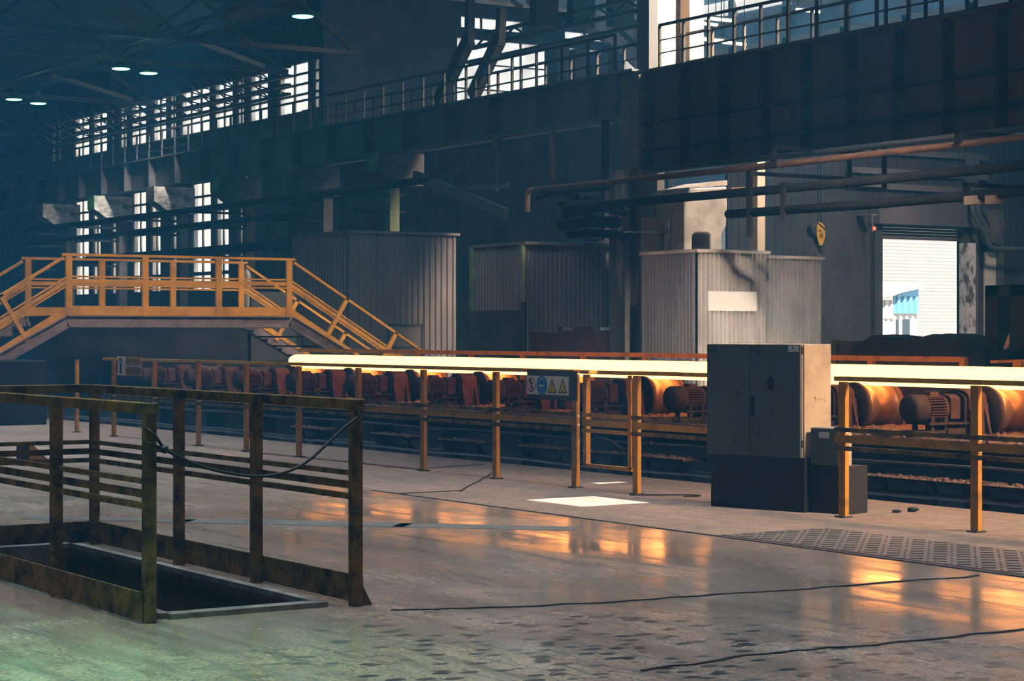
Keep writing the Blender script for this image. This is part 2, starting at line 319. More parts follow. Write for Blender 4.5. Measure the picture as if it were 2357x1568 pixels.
def floor_mat():
    m = bpy.data.materials.new('worn_mill_floor'); m.use_nodes = True; nt = m.node_tree; N = nt.nodes; L = nt.links; b = N['Principled BSDF']
    ge = N.new('ShaderNodeNewGeometry'); sep = N.new('ShaderNodeSeparateXYZ'); L.new(ge.outputs['Position'], sep.inputs[0])
    def noise(scale, detail=6, stretch=(1,1,1), rot=0, rough=0.6):
        mp = N.new('ShaderNodeMapping'); mp.inputs['Scale'].default_value = stretch; mp.inputs['Rotation'].default_value = (0,0,rot)
        n = N.new('ShaderNodeTexNoise'); n.inputs['Scale'].default_value = scale; n.inputs['Detail'].default_value = detail; n.inputs['Roughness'].default_value = rough
        L.new(ge.outputs['Position'], mp.inputs[0]); L.new(mp.outputs[0], n.inputs['Vector']); return n.outputs[0]
    def rng(v, a, c, lo=0, hi=1):
        r = N.new('ShaderNodeMapRange'); r.inputs[1].default_value = a; r.inputs[2].default_value = c; r.inputs[3].default_value = lo; r.inputs[4].default_value = hi
        L.new(v, r.inputs[0]); return r.outputs[0]
    def math_(op, a, c):
        r = N.new('ShaderNodeMath'); r.operation = op
        for i, v in enumerate((a, c)):
            if isinstance(v, (int, float)): r.inputs[i].default_value = v
            else: L.new(v, r.inputs[i])
        return r.outputs[0]
    def mixc(f, a, c):
        r = N.new('ShaderNodeMix'); r.data_type = 'RGBA'
        L.new(f, r.inputs[0])
        for i, v in ((6, a), (7, c)):
            if isinstance(v, tuple): r.inputs[i].default_value = (*v, 1)
            else: L.new(v, r.inputs[i])
        return r.outputs[2]
    base = mixc(rng(noise(1.3), 0.3, 0.7), (0.25,0.175,0.13), (0.40,0.295,0.23))
    streak = rng(noise(1.6, 8, (3.5,0.35,1), R(-25), 0.7), 0.50, 0.66)
    base = mixc(math_('MULTIPLY', streak, 0.9), base, (0.13,0.095,0.08))
    pale = rng(noise(2.4, 8, (0.5,3,1), R(15), 0.7), 0.6, 0.75)
    base = mixc(math_('MULTIPLY', pale, 0.35), base, (0.52,0.41,0.33))
    smear = rng(noise(2.2, 9, (4.0,0.6,1), R(35), 0.75), 0.52, 0.64)
    base = mixc(math_('MULTIPLY', smear, 0.6), base, (0.085,0.075,0.07))
    fine = rng(noise(14, 8, (2.5,0.8,1), R(-20), 0.8), 0.52, 0.66)
    base = mixc(math_('MULTIPLY', fine, 0.65), base, (0.12,0.10,0.09))
    # rough outer strip beyond the long joint at X = 9.05
    outer = rng(sep.outputs[0], 9.0, 9.1)
    strip = mixc(rng(noise(6, 9, (1,1,1), 0, 0.75), 0.35, 0.7), (0.13,0.085,0.07), (0.33,0.225,0.175))
    strip = mixc(math_('MULTIPLY', rng(noise(1.1, 7, (1,0.5,1), 0.3, 0.7), 0.46, 0.66), 0.7), strip, (0.10,0.072,0.062))
    strip = mixc(math_('MULTIPLY', rng(noise(3.0, 9, (1,2.5,1), 0.9, 0.8), 0.60, 0.72), 0.55), strip, (0.58,0.44,0.36))
    base = mixc(outer, base, strip)
    # oil spots in the foreground
    mp = N.new('ShaderNodeMapping'); mp.inputs['Rotation'].default_value = (0,0,R(33)); mp.inputs['Scale'].default_value = (6.5, 10.0, 1)
    vo = N.new('ShaderNodeTexVoronoi'); vo.inputs['Scale'].default_value = 1.0; vo.inputs['Randomness'].default_value = 1.0
    L.new(ge.outputs['Position'], mp.inputs[0]); L.new(mp.outputs[0], vo.inputs['Vector'])
    jit = math_('MULTIPLY', noise(9), 0.35)
    spot = rng(math_('ADD', vo.outputs['Distance'], jit), 0.50, 0.43)
    ve = N.new('ShaderNodeVectorMath'); ve.operation = 'DISTANCE'; L.new(ge.outputs['Position'], ve.inputs[0]); ve.inputs[1].default_value = (5.3, 7.4, 0)
    zone = rng(math_('ADD', ve.outputs['Value'], math_('MULTIPLY', noise(1.5), 1.2)), 2.9, 1.7)
    base = mixc(math_('MULTIPLY', math_('MULTIPLY', spot, zone), 0.93), base, (0.02,0.022,0.026))
    grain = rng(noise(45, 4, (1,1,1), 0, 0.8), 0.3, 0.7, 0.6, 1.4)
    gm = N.new('ShaderNodeVectorMath'); gm.operation = 'SCALE'; L.new(base, gm.inputs[0]); L.new(grain, gm.inputs['Scale'])
    L.new(gm.outputs[0], b.inputs['Base Color'])
    gl = rng(noise(0.9, 5, (1,0.6,1), 0.4), 0.40, 0.68, 0.06, 0.30)
    gl = math_('ADD', gl, math_('MULTIPLY', streak, 0.15))
    rg = N.new('ShaderNodeMix'); L.new(outer, rg.inputs[0]); L.new(gl, rg.inputs[2]); rg.inputs[3].default_value = 0.72
    far = rng(sep.outputs[1], 15.0, 19.0, 0.0, 0.3)
    L.new(math_('ADD', rg.outputs[0], far), b.inputs['Roughness'])
    b.inputs['Specular IOR Level'].default_value = 0.75
    bp = N.new('ShaderNodeBump'); bp.inputs['Strength'].default_value = 0.06; bp.inputs['Distance'].default_value = 0.01
    L.new(noise(7, 8), bp.inputs['Height']); L.new(bp.outputs[0], b.inputs['Normal'])
    return m
M['floor'] = floor_mat()

def grid_cells(u0, u1, v0, v1, holes):
    us = sorted({u0, u1, *[h[0] for h in holes], *[h[1] for h in holes]}); vs = sorted({v0, v1, *[h[2] for h in holes], *[h[3] for h in holes]})
    us = [u for u in us if u0 <= u <= u1]; vs = [v for v in vs if v0 <= v <= v1]
    for i in range(len(us)-1):
        run = None
        for j in range(len(vs)-1):
            cu, cv = (us[i]+us[i+1])/2, (vs[j]+vs[j+1])/2
            if any(h[0] < cu < h[1] and h[2] < cv < h[3] for h in holes):
                if run: yield (us[i], us[i+1], run[0], run[1]); run = None
            else:
                run = (run[0], vs[j+1]) if run else (vs[j], vs[j+1])
        if run: yield (us[i], us[i+1], run[0], run[1])

exec_parts = []
# ------------------------------------------------------------------ the setting
PIT = (4.12, 4.95, 9.62, 15.0)
mb = MB()
for a in grid_cells(-14, 12.2, -12, 112, [PIT]): mb.box(a[0], a[1], a[2], a[3], -0.3, 0)
floor = struct('floor', mb, M['floor'])
mb = MB()
for a in grid_cells(17.2, 52, -12, 112, []): mb.box(a[0], a[1], a[2], a[3], -0.3, 0)
struct('floor_second_bay', mb, M['concrete'])
mb = MB().box(12.2, 17.2, -12, 112, -1.0, -0.85)
struct('floor_trench', mb, M['blackened'])
mb = MB().box(4.0, 4.12, 9.5, 15.1, -2.2, -0.3).box(4.95, 5.07, 9.5, 15.1, -2.2, -0.3).box(4.0, 5.07, 9.5, 9.62, -2.2, -0.3).box(4.0, 5.07, 15.0, 15.12, -2.2, -0.3).box(4.0, 5.07, 9.5, 15.1, -2.3, -2.2)
struct('wall_pit', mb, M['pit'])
def strip(pts, w, z=0.003, h=0.004):
    mb = MB(); pts = [Vector((p[0], p[1], z)) for p in pts]
    for i in range(len(pts)-1): mb.bar(pts[i], pts[i+1] + (pts[i+1]-pts[i]).normalized()*w*0.3, w*random.uniform(0.7,1.2), h)
    return mb
def wig(p, q, n, amp):
    p, q = Vector(p), Vector(q); d = (q-p).normalized(); s = Vector((-d.y, d.x, 0)); o = 0; out = []
    for i in range(n+1):
        o = o*0.8 + random.uniform(-amp, amp); out.append(p + (q-p)*i/n + s*o*(1 if 0 < i < n else 0))
    return out
G = lambda px, py: PX(px, py, Z=0)
mb = strip([(9.05, y) for y in (-2, 3, 8, 12, 16.4)], 0.035)
mb2 = strip(wig(G(900,1406), G(1500,1381), 14, 0.03) + wig(G(1500,1381), G(2250,1325), 16, 0.03), 0.02)
mb3 = strip(wig(G(1480,1545), G(1900,1492), 12, 0.03) + wig(G(1900,1492), G(2450,1438), 12, 0.03), 0.025)
mb4 = strip([G(915,1137), G(1060,1130)], 0.03)
mb5 = strip(wig(G(1060,1132), G(1130,1088), 6, 0.03), 0.03)
mb6 = strip([G(560,1040), G(960,1080), G(1110,1070)], 0.045)
for m_, nm in ((mb,'floor_joint'),(mb2,'floor_crack'),(mb3,'floor_crack'),(mb4,'floor_joint'),(mb5,'floor_crack'),(mb6,'floor_joint')):
    struct(nm, m_, M['black'], floor)
mb = MB(); a, b_ = G(60,1192), G(1300,1217)
mb = strip([a, a.lerp(b_, .3), a.lerp(b_, .7), b_], 0.30, 0.0015, 0.002)
struct('floor_patch', mb, mat('dark_floor_band', (0.10,0.10,0.10), (0.17,0.155,0.145), 0.75, scale=5), floor)  # wide dark matte band across the floor
# checker plate let into the floor beside the long joint
mb = MB().box(9.12, 10.1, 4.0, 11.4, 0, 0.006)
for i in range(70):
    for j in range(9):
        x, y = 9.18 + j*0.105, 4.05 + i*0.105
        s = 0.03 if (i+j) % 2 else -0.03
        mb.bar((x-0.03, y-s, 0.008), (x+0.03, y+s, 0.008), 0.012, 0.006)
struct('floor_plate', mb, mat('checker_plate', (0.22,0.18,0.16), (0.13,0.11,0.10), 0.5, 0.4, scale=4), floor)

# roofs; the small gaps let the sun draw its patches on the floor
def gap(x0, x1, y0, y1, z=10.5):
    k = SUN_TO * (z / SUN_TO.z); return (x0+k.x, x1+k.x, y0+k.y, y1+k.y)
GAPS = [gap(9.66, 10.38, 13.92, 14.78), gap(9.86, 10.26, 21.95, 22.4), gap(11.2, 11.62, 15.95, 16.1)]
mb = MB()
for a in grid_cells(-14, 24.4, -12, 112, GAPS): mb.box(a[0], a[1], a[2], a[3], 10.5, 10.53)
struct('ceiling', mb, M['roof'])
struct('ceiling_far', MB().box(24.4, 36.3, 62.3, 112, 13.8, 13.9), M['roof'])
mb = MB().box(24.5, 47, -12, 62.3, 13.62, 13.63)
for x0 in (): pass
struct('ceiling_second_bay', mb, M['roof_pale'])
mb = MB()
for a in grid_cells(-12, 112, 0, 10.6, [(-1.5, 5.5, 0, 5)]): mb.box(-14.2, -14, a[0], a[1], a[2], a[3])  # opening added in the unseen wall to go with the blue fill lamp
struct('wall_left', mb, M['wall'])
struct('wall_rear', MB().box(-14, 52, -12.2, -12, 0, 13.6), M['wall'])
struct('wall_far', MB().box(-14, 36, 112, 112.2, 0, 13.8), M['wall'])
struct('wall_fascia', MB().box(24.3, 24.5, -12, 112, 10.5, 13.7), M['roof'])
struct('wall_bay_end', MB().box(47, 47.2, -12, 41, 0, 13.7), M['wall'])
struct('wall_bay_side', MB().box(47.2, 47.21, 41, 62, 6.5, 13.7), M['roof_pale'])
mb = MB()
for z in (8.6, 10.3, 11.6, 12.7): mb.box(46.95, 47.15, 41.2, 61.8, z, z+0.28)
for y in (43, 46, 49, 52, 55, 58): mb.box(46.95, 47.15, y, y+0.3, 6.5, 13.6)
struct('trim_2', mb, M['roof_beam'])

# long window wall on the far side of the second bay
XW = 36.0
UP = [(120,127),(133,140),(170,205),(212,246),(255,263),(275,291),(300,336),(350,382),(389,405),(415,482),(491,535),(544,561),(573,616),(640,709),(721,742)]
LOW = [(172,204),(213,231),(256,273),(304,336),(346,369),(395,413),(441,485),(495,526),(549,570)]
holes = []
for a, b_ in UP: holes.append((yx(b_, XW), yx(a, XW), 10.05, 12.0))
for a, b_ in LOW: holes.append((yx(b_, XW), yx(a, XW), 3.3, 8.38))
mb = MB()
for a in grid_cells(62.3, 112, 0, 14.0, holes): mb.box(XW, XW+0.3, a[0], a[1], a[2], a[3])
struct('wall_right', mb, M['wall_brick'])
for i, h in enumerate(holes):
    up = i < len(UP); n = max(2, round((h[1]-h[0])/ (1.05 if up else 1.0))); f = MB()
    zs = [10.05, 10.75, 11.15, 11.55, 12.0]
    for k in range(n+1):
        y = h[0] + (h[1]-h[0])*k/n
        f.box(XW+0.05, XW+0.16, y-0.022, y+0.022, h[2], h[3])
    if up:
        for z in zs: f.box(XW+0.05, XW+0.16, h[0], h[1], z-0.04, z+0.04)
    else:
        for za, zb in ((3.3,3.36),(3.95,4.1),(4.75,5.12),(5.9,6.2),(6.62,6.88),(7.27,7.36),(8.18,8.25),(8.34,8.38)): f.box(XW+0.05, XW+0.16, h[0], h[1], za, zb)
    w = struct('window_%d' % (i+1), f, M['dark'])
    obj('pane', MB().box(XW+0.1, XW+0.11, h[0], h[1], h[2], h[3]), M['glass'], w)

# partition closing the second bay, with its wide glazed opening
xa, xb = xy(745, 62), 47.0
OP = [(xy(1052,62), xy(1480,62), 9.3, 12.0), (xy(1061,62), xy(1205,62), 12.35, 12.78), (xy(1300,62), xy(1440,62), 12.3, 12.6)]
mb = MB()
for a in grid_cells(xa, xb, 0, 14, OP): mb.box(a[0], a[1], 62, 62.3, a[2], a[3])
struct('wall_back', mb, M['wall'])
for i, h in enumerate(OP):
    f = MB(); n = 6 if i == 0 else 3
    for k in range(n+1):
        x = h[0] + (h[1]-h[0])*k/n; f.box(x-0.022, x+0.022, 62.02, 62.12, h[2], h[3])
    for z in ([h[2], 10.2, 11.1, h[3]] if i == 0 else [h[2], h[3]]): f.box(h[0], h[1], 62.02, 62.12, z-0.02, z+0.02)
    w = struct('window_%d' % (len(holes)+1+i), f, M['dark'])
    obj('pane', MB().box(h[0], h[1], 62.06, 62.07, h[2], h[3]), M['glass'], w)

# cross wall with the roller door
YD = 41.0
dx0, dx1 = xy(2020, YD), xy(2208, YD)
mb = MB()
for a in grid_cells(33, 47, 0, 7.0, [(dx0, dx1, 0, 5.0)]): mb.corr((a[0], YD), (a[1], YD), a[2], a[3], 0.25, 0.03, (0,-1), 0.1)
struct('wall_end', mb, mat('sooty_wall_sheet', (0.075, 0.066, 0.07), (0.04, 0.038, 0.044), 0.7, scale=0.7, spec=0.2))
dr = MB()
z = 4.02
while z < 4.4: dr.box(dx0-0.1, dx1+0.1, YD+0.02, YD+0.06, z, z+0.075).box(dx0-0.1, dx1+0.1, YD+0.0, YD+0.05, z+0.02, z+0.055); z += 0.08
door = struct('door_1', dr, M['sheet'])
obj('shutter_box', MB().box(dx0-0.35, dx1+0.35, YD-0.45, YD-0.06, 4.4, 5.05), M['sheet_dark'], door)
obj('guide_rail', MB().box(dx0-0.28, dx0, YD-0.2, YD+0.1, 0, 4.4), M['dark'], door)
obj('guide_rail', MB().box(dx1, dx1+0.28, YD-0.2, YD+0.1, 0, 4.4), M['dark'], door)
mb = MB()
for z in (5.35, 5.75, 6.3): mb.box(dx0-1.2, dx1+1.0, YD-0.14, YD-0.06, z, z+0.16)
struct('trim_1', mb, M['sheet'])
struct('ground_yard', MB().box(47.3, 110, 30, 110, -0.3, -0.02).box(37.0, 47.3, 41.2, 62, -0.02, 0.01), M['outer_ground'])
t = thing('brick_building', 'white painted brick building standing outside the open roller door', 'building', (59, 62, 0))
obj('wall', MB().box(48.5, 75, 62, 70, 0, 16), M['brick_white'], t)
# lean-to built against the brick building
def PY_(px, py, Y): return PX(px, py, Y=Y)
A = 58.5
t = thing('lean_to', 'white lean-to with blue ribbed canopy front, outside by the brick wall', 'annex', (PX(2060, Y=A).x, A, 0))
xl, xm, xr = xy(1990, A), xy(2055, A), xy(2110, A)
zt = PX(2110, 663, Y=A).z; zm = PX(2055, 682, Y=A).z; zb = PX(2055, 722, Y=A).z; zl = PX(1990, 690, Y=A).z
obj('canopy', MB().corr((xm, A-0.05), (xr, A-0.05), zb, zm, 0.35, 0.08, (0,-1), 0.05).prism([(xm, A-0.1, zm), (xr, A-0.1, zm), (xr, A-0.1, zt)], (0,0.1,0)), M['outer_blue'], t)
obj('roof', MB().prism([(xl, A-0.3, zl), (xm, A-0.3, zm+.1), (xr+0.1, A-0.3, zt), (xr+0.1, A-0.3, zt+0.15), (xl, A-0.3, zl+0.75)], (0, 3.4, 0)), M['outer_white'], t)
obj('wall', MB().box(xl, xr, A, A+3.2, 0, zb), M['outer_white'], t)
obj('side_panel', MB().corr((xl, A-0.02), (xm, A-0.02), zb-0.2, zl, 0.3, 0.05, (0,-1), 0.05), M['outer_white'], t)
for a, b_ in ((2063,2069),(2078,2094)):
    obj('window', MB().box(xy(a, A-0.03), xy(b_, A-0.03), A-0.03, A, 0.3, PX(a, 735, Y=A).z), M['outer_dark'], t)

# ------------------------------------------------------------------ pit railing in the foreground
def rails(mb_list, p, q, th=0.045):
    pass
XN, XF_, YF_, YB = 3.97, 5.13, 9.48, 13.25
t = thing('pit_guard_railing', 'grimy yellow railing around the open floor pit in the foreground', 'railing', (4.55, 11.4, 0))
HT = 1.085
def post(mb, x, y, h, w=0.058): return mb.box(x-w/2, x+w/2, y-0.004-w/2, y-w/2+0.004, 0, h).box(x-w/2, x-w/2+0.008, y-w/2, y+w/2, 0, h).box(x+w/2-0.008, x+w/2, y-w/2, y+w/2, 0, h) if False else mb.box(x-w/2, x+w/2, y-w/2, y+w/2, 0, h)
PN = [(XN, YF_), (XN, 10.78), (XN, 12.0)]
PF = [(XF_, YF_), (XF_, yx(590, XF_)), (XF_, yx(412, XF_)), (XF_+0.02, YB)]
for x, y in PN + PF + [(XN, YB)]: obj('post', post(MB(), x, y, HT-0.03), M['yellow_grime_shade'], t, bevel=0.004)
def line(zlo, zhi, dpt, ext=0.0, near=True):
    m1 = MB().bar((XN, YF_-ext, (zlo+zhi)/2), (XN, YB+ext, (zlo+zhi)/2), dpt, zhi-zlo)
    m2 = MB().bar((XF_, YF_-ext, (zlo+zhi)/2), (XF_, YB+ext, (zlo+zhi)/2), dpt, zhi-zlo)
    m3 = MB().bar((XN-ext, YB, (zlo+zhi)/2), (XF_+ext, YB, (zlo+zhi)/2), dpt, zhi-zlo)
    return m1, m2, m3
for m_ in line(1.035, 1.09, 0.062, 0.05): obj('top_rail', m_, M['yellow_grime_shade'], t, bevel=0.004)
for zl_, zh_, w_ in ((0.685,0.712,0.03),(0.615,0.655,0.012),(0.56,0.59,0.03)):
    for m_ in line(zl_, zh_, w_): obj('mid_rail', m_, M['yellow_grime_shade'], t)
obj('kick_plate', MB().box(XN-0.05, XN-0.035, YF_, YB, 0.01, 0.155), M['yellow_grime_shade'], t)
obj('kick_plate', MB().box(XF_+0.03, XF_+0.045, YF_, YB, 0.01, 0.155), M['yellow_grime_shade'], t)
obj('kick_plate', MB().box(XN, XF_, YB+0.03, YB+0.045, 0.01, 0.155), M['yellow_grime_shade'], t)
obj('gusset', MB().prism([(XF_+0.03, YF_, 0), (XF_+0.10, YF_, 0), (XF_+0.03, YF_, 0.13)], (0, 0.02, 0)), M['yellow_grime_shade'], t)
# pit kerb
mb = MB().box(4.93, 4.99, 9.56, 13.2, 0.0, 0.03).box(4.1, 4.99, 9.52, 9.62, 0.0, 0.028).box(4.06, 4.12, 9.56, 13.2, 0, 0.03).box(4.1, 4.99, 13.1, 13.2, 0, 0.03)
tag(obj('pit_kerb', mb, M['lip']), 'pale worn kerb framing the mouth of the floor pit', 'kerb')
rope = [PX(334,987,Y=9.47), PX(345,990,Y=9.42), PX(362,1010,Y=9.42), PX(378,1034,Y=9.43), PX(400,1046,Y=9.43), PX(450,1070,Y=9.43), PX(520,1090,Y=9.43), PX(600,1099,Y=9.43), PX(660,1088,Y=9.43),
        PX(710,1063,Y=9.43), PX(760,1015,Y=9.43), PX(795,982,Y=9.43), PX(818,965,Y=9.43), PX(828,955,Y=9.44), PX(826,945,Y=9.46), PX(815,940,Y=9.49)]
def smooth(p, n=2):
    p = [Vector(q) for q in p]
    for _ in range(n):
        o = [p[0]]
        for i in range(len(p)-1): o += [p[i]*0.75+p[i+1]*0.25, p[i]*0.25+p[i+1]*0.75]
        p = o + [p[-1]]
    return p
t = thing('rope', 'black rope slung across the entrance of the foreground pit railing', 'rope', tuple(PX(600,1099,Y=9.43)))
obj('rope_strand', MB().tube(smooth(rope), 0.0085, 8), M['black'], t)
obj('tail', MB().tube(smooth([PX(378,1034,Y=9.43), PX(355,1026,Y=9.42), PX(338,1019,Y=9.43)]), 0.0085, 8), M['black'], t)
obj('tail', MB().tube(smooth([PX(815,1000,Y=9.43), PX(826,978,Y=9.41), PX(830,958,Y=9.42), PX(822,945,Y=9.44)]), 0.0085, 8), M['black'], t)
obj('knot', MB().lathe(PX(371,1030,Y=9.41), (1,0,-0.5), [(0,0.006),(0.01,0.02),(0.03,0.022),(0.04,0.006)], 10), M['black'], t)
# yellow rail stop on the floor beyond
c = PX(60, 1072, Z=0)
t = thing('rail_stop', 'small yellow triangular floor stop left of the pit railing', 'rail stop', (c.x, c.y, 0))
obj('stop_plate', MB().box(c.x-0.06, c.x+0.02, c.y-0.05, c.y+0.14, 0, 0.25), M['dark'], t)
obj('gusset', MB().prism([(c.x+0.02, c.y-0.05, 0), (c.x+0.26, c.y-0.05, 0), (c.x+0.26, c.y-0.05, 0.03), (c.x+0.05, c.y-0.05, 0.24), (c.x+0.02, c.y-0.05, 0.24)], (0, 0.03, 0)), M['yellow'], t)

# ------------------------------------------------------------------ yellow guard rail along the roller line
XG = 10.82
def guard(name_label, posts, y0, y1, gate=False, ends=(True, True)):
    t = thing('guard_railing', name_label, 'railing', (XG, (y0+y1)/2, 0))
    for y in posts:
        p = obj('post', MB().box(XG-0.02, XG+0.02, y-0.038, y+0.038, 0, 1.06), M['yellow'], t)
        obj('base_plate', MB().box(XG-0.05, XG+0.05, y-0.05, y+0.05, 0, 0.012), M['dark'], p)
        b = MB()
        for z in (0.66, 0.575): b.box(XG-0.014, XG+0.014, y-0.046, y-0.038, z, z+0.022)
        obj('bolt', b, M['sign_white'], p)
    obj('top_rail', MB().box(XG-0.05, XG+0.03, y0, y1, 1.066, 1.102), M['yellow'], t)
    obj('mid_rail', MB().box(XG-0.05, XG-0.028, y0, y1, 0.67, 0.705), M['yellow_grime_shade'], t)
    obj('mid_rail', MB().box(XG-0.042, XG-0.03, y0, y1, 0.585, 0.645), M['yellow'], t)
    obj('mid_rail', MB().box(XG-0.05, XG-0.028, y0, y1, 0.525, 0.56), M['yellow_grime_shade'], t)
    return t
lp = [yx(p, XG) for p in (1325,1142,975,825,688,567,457,355,262,177)]
guard('long yellow guard railing left of the gate, along the roller line', lp, lp[0]-0.03, lp[-2]+0.3)
guard('short yellow guard railing between the gate and the grey cabinet', [yx(1466, XG)], yx(1660, XG), yx(1463, XG))
rp = [yx(1942, XG), yx(2247, XG), 9.0]
guard('yellow guard railing right of the grey cabinet', rp, 7.5, rp[0]+0.06)
ga, gb = yx(1452, XG), yx(1347, XG)
t = thing('railing_gate', 'narrow yellow gate with open lower half in the guard railing', 'gate', (XG, (ga+gb)/2, 0))
XQ = XG + 0.0
obj('gate_frame', MB().box(XQ-0.025, XQ+0.025, gb-0.05, gb, 0.22, 1.06).box(XQ-0.015, XQ+0.015, ga, ga+0.03, 0.22, 1.06).box(XQ-0.025, XQ+0.025, ga, gb, 0.2, 0.235), M['yellow'], t)
obj('top_rail', MB().box(XQ-0.04, XQ+0.03, ga-0.06, gb+0.03, 1.064, 1.1), M['yellow'], t)
for z0_, z1_ in ((0.67,0.705),(0.585,0.645),(0.525,0.56)): obj('mid_rail', MB().box(XQ-0.04, XQ-0.028, ga, gb, z0_, z1_), M['yellow'], t)

# safety sign
XS = XG - 0.06
sa, sb, sc_, sd_ = yx(1213, XS), yx(1327, XS), 0, 0
def SG(px, py): return PX(px, py, X=XS)
t = thing('safety_sign', 'safety sign of four pictograms on grey board left of the gate', 'sign', (XS, (sa+sb)/2, 0.6))
zt, zb = SG(1270, 853).z, SG(1270, 921).z
obj('board', MB().box(XS, XS+0.012, sb, sa, zb, zt), mat('sign_backing_grey', (0.10,0.105,0.11), (0.07,0.07,0.075), 0.5, scale=4), t)
pz0, pz1 = SG(1262, 909).z, SG(1262, 866).z
ya, yb = yx(1213.5, XS), yx(1309.5, XS)
plate = obj('plate', MB().box(XS-0.004, XS, yb, ya, pz0, pz1), M['sign_white'], t)
W_ = ya - yb; H_ = pz1 - pz0
U, V = Vector((0,-1,0)), Vector((0,0,1))
def SP(u, v, d=0.006): return Vector((XS-d, ya - u*W_, pz0 + v*H_))       # u,v in 0..1 on the plate
def sgn(name, mb, m): obj(name, mb, M[m], plate)
ru = 0.098*W_
sgn('prohibition_ring', MB().disc(SP(.115,.5), U, V, ru, ru*1.0, r0=0.86, n=40), 'sign_red')
sgn('walking_figure', MB().disc(SP(.09,.74,.0065), U, V, 0.011*W_/0.6, n=14).poly([SP(.095,.68),SP(.13,.66),SP(.125,.45),SP(.10,.45)]).poly([SP(.10,.47),SP(.118,.47),SP(.10,.18),SP(.086,.18)])
    .poly([SP(.108,.47),SP(.125,.47),SP(.155,.2),SP(.14,.19)]).poly([SP(.125,.66),SP(.14,.62),SP(.15,.5),SP(.14,.5),SP(.128,.58)]).poly([SP(.095,.66),SP(.105,.62),SP(.075,.48),SP(.068,.5)]), 'sign_black')
sgn('prohibition_bar', MB().poly([SP(.05,.74,.007),SP(.06,.77,.007),SP(.18,.26,.007),SP(.17,.23,.007)]), 'sign_red')
sgn('mandatory_disc', MB().disc(SP(.37,.5), U, V, 0.128*W_, 0.51*H_, n=48), 'sign_blue')
sgn('head_outline', MB().disc(SP(.37,.48,.008), U, V, 0.068*W_, 0.40*H_, r0=0.93, n=40).poly([SP(.315,.53,.009),SP(.425,.53,.009),SP(.415,.42,.009),SP(.38,.42,.009),SP(.37,.46,.009),SP(.36,.42,.009),SP(.325,.42,.009)])
    .poly([SP(.335,.83,.009),SP(.405,.83,.009),SP(.39,.9,.009),SP(.35,.9,.009)]), 'sign_white')
for cu, nm in ((.615,'a'),(.865,'b')):
    sgn('warning_triangle', MB().poly([SP(cu-.105,.12),SP(cu+.105,.12),SP(cu,.88)]), 'sign_black')
    sgn('triangle_field', MB().poly([SP(cu-.078,.18,.0075),SP(cu+.078,.18,.0075),SP(cu,.74,.0075)]), 'sign_yellow')
sgn('exclamation_mark', MB().poly([SP(.606,.64,.009),SP(.624,.64,.009),SP(.620,.36,.009),SP(.610,.36,.009)]).poly([SP(.605,.30,.009),SP(.625,.30,.009),SP(.625,.22,.009),SP(.605,.22,.009)]), 'sign_black')
sgn('rotation_mark', MB().disc(SP(.862,.36,.009), U, V, 0.034*W_, 0.13*H_, r0=0.78, n=24).poly([SP(.845,.5,.0095),SP(.86,.54,.0095),SP(.85,.44,.0095)]).poly([SP(.85,.2,.0095),SP(.885,.2,.0095),SP(.885,.23,.0095),SP(.85,.23,.0095)]), 'sign_black')

# no-entry sign on the far left of the railing
t = thing('warning_sign', 'dull orange lettered sign beside a white hand pictogram, far left', 'sign', (XS, yx(297, XS), 0.75))
za, zb2 = SG(297, 865).z, SG(297, 821).z
pl = obj('pictogram_plate', MB().box(XS, XS+0.01, yx(287, XS), yx(270, XS), za, zb2), M['sign_white'], t)
cc = Vector((XS-0.004, yx(278.3, XS), (za+zb2)/2)); hw = (yx(270, XS)-yx(287, XS))/2*0.86
obj('prohibition_ring', MB().disc(cc, U, V, hw, (zb2-za)*0.43, r0=0.84, n=36), M['sign_red'], pl)
hb = MB().poly([cc+U*(-.22*hw)+V*-.09, cc+U*(.25*hw)+V*-.09, cc+U*(.30*hw)+V*.02, cc+U*(-.25*hw)+V*.02])
for k, (o_, l_) in enumerate(((-.22,.07),(-.08,.09),(.08,.085),(.22,.06))): hb.poly([cc+U*(o_-.05)*hw*1.2+V*.02, cc+U*(o_+.05)*hw*1.2+V*.02, cc+U*(o_+.05)*hw*1.2+V*(.02+l_), cc+U*(o_-.05)*hw*1.2+V*(.02+l_)])
hb.poly([cc+U*(.28*hw)+V*-.04, cc+U*(.5*hw)+V*.03, cc+U*(.44*hw)+V*.05, cc+U*(.26*hw)+V*-.01])
for v in hb.bm.verts: v.co.x = XS-0.006
obj('hand_symbol', hb, M['sign_black'], pl)
tp = obj('text_plate', MB().box(XS, XS+0.01, yx(324.5, XS), yx(288, XS), za, zb2), M['sign_orange'], t)
obj('text_band', MB().box(XS-0.003, XS, yx(324.5, XS), yx(288, XS), SG(305,847.5).z, SG(305,840.5).z), mat('sign_band_dark', (0.05,0.05,0.06)), tp)
def text(s, size, loc, rot, m, parent, ex=0.001, sx=1.0):
    cu = bpy.data.curves.new('lettering', 'FONT'); cu.body = s; cu.size = size; cu.align_x = 'CENTER'; cu.align_y = 'CENTER'; cu.extrude = ex
    cu.materials.append(m); tmp = bpy.data.objects.new('lettering', cu)
    me = bpy.data.meshes.new_from_object(tmp); bpy.data.objects.remove(tmp)
    if not me.materials: me.materials.append(m)
    o = bpy.data.objects.new('lettering', me); C.objects.link(o)
    o.parent = parent; o.location = Vector(loc) - LOC[parent.name]; o.rotation_euler = rot; o.scale = (sx, 1, 1); return o
RT = (R(90), 0, R(-90))
text('ПРОХОД', 0.075, (XS-0.004, yx(306, XS), SG(306,832).z), RT, M['sign_black'], tp, sx=1.6)
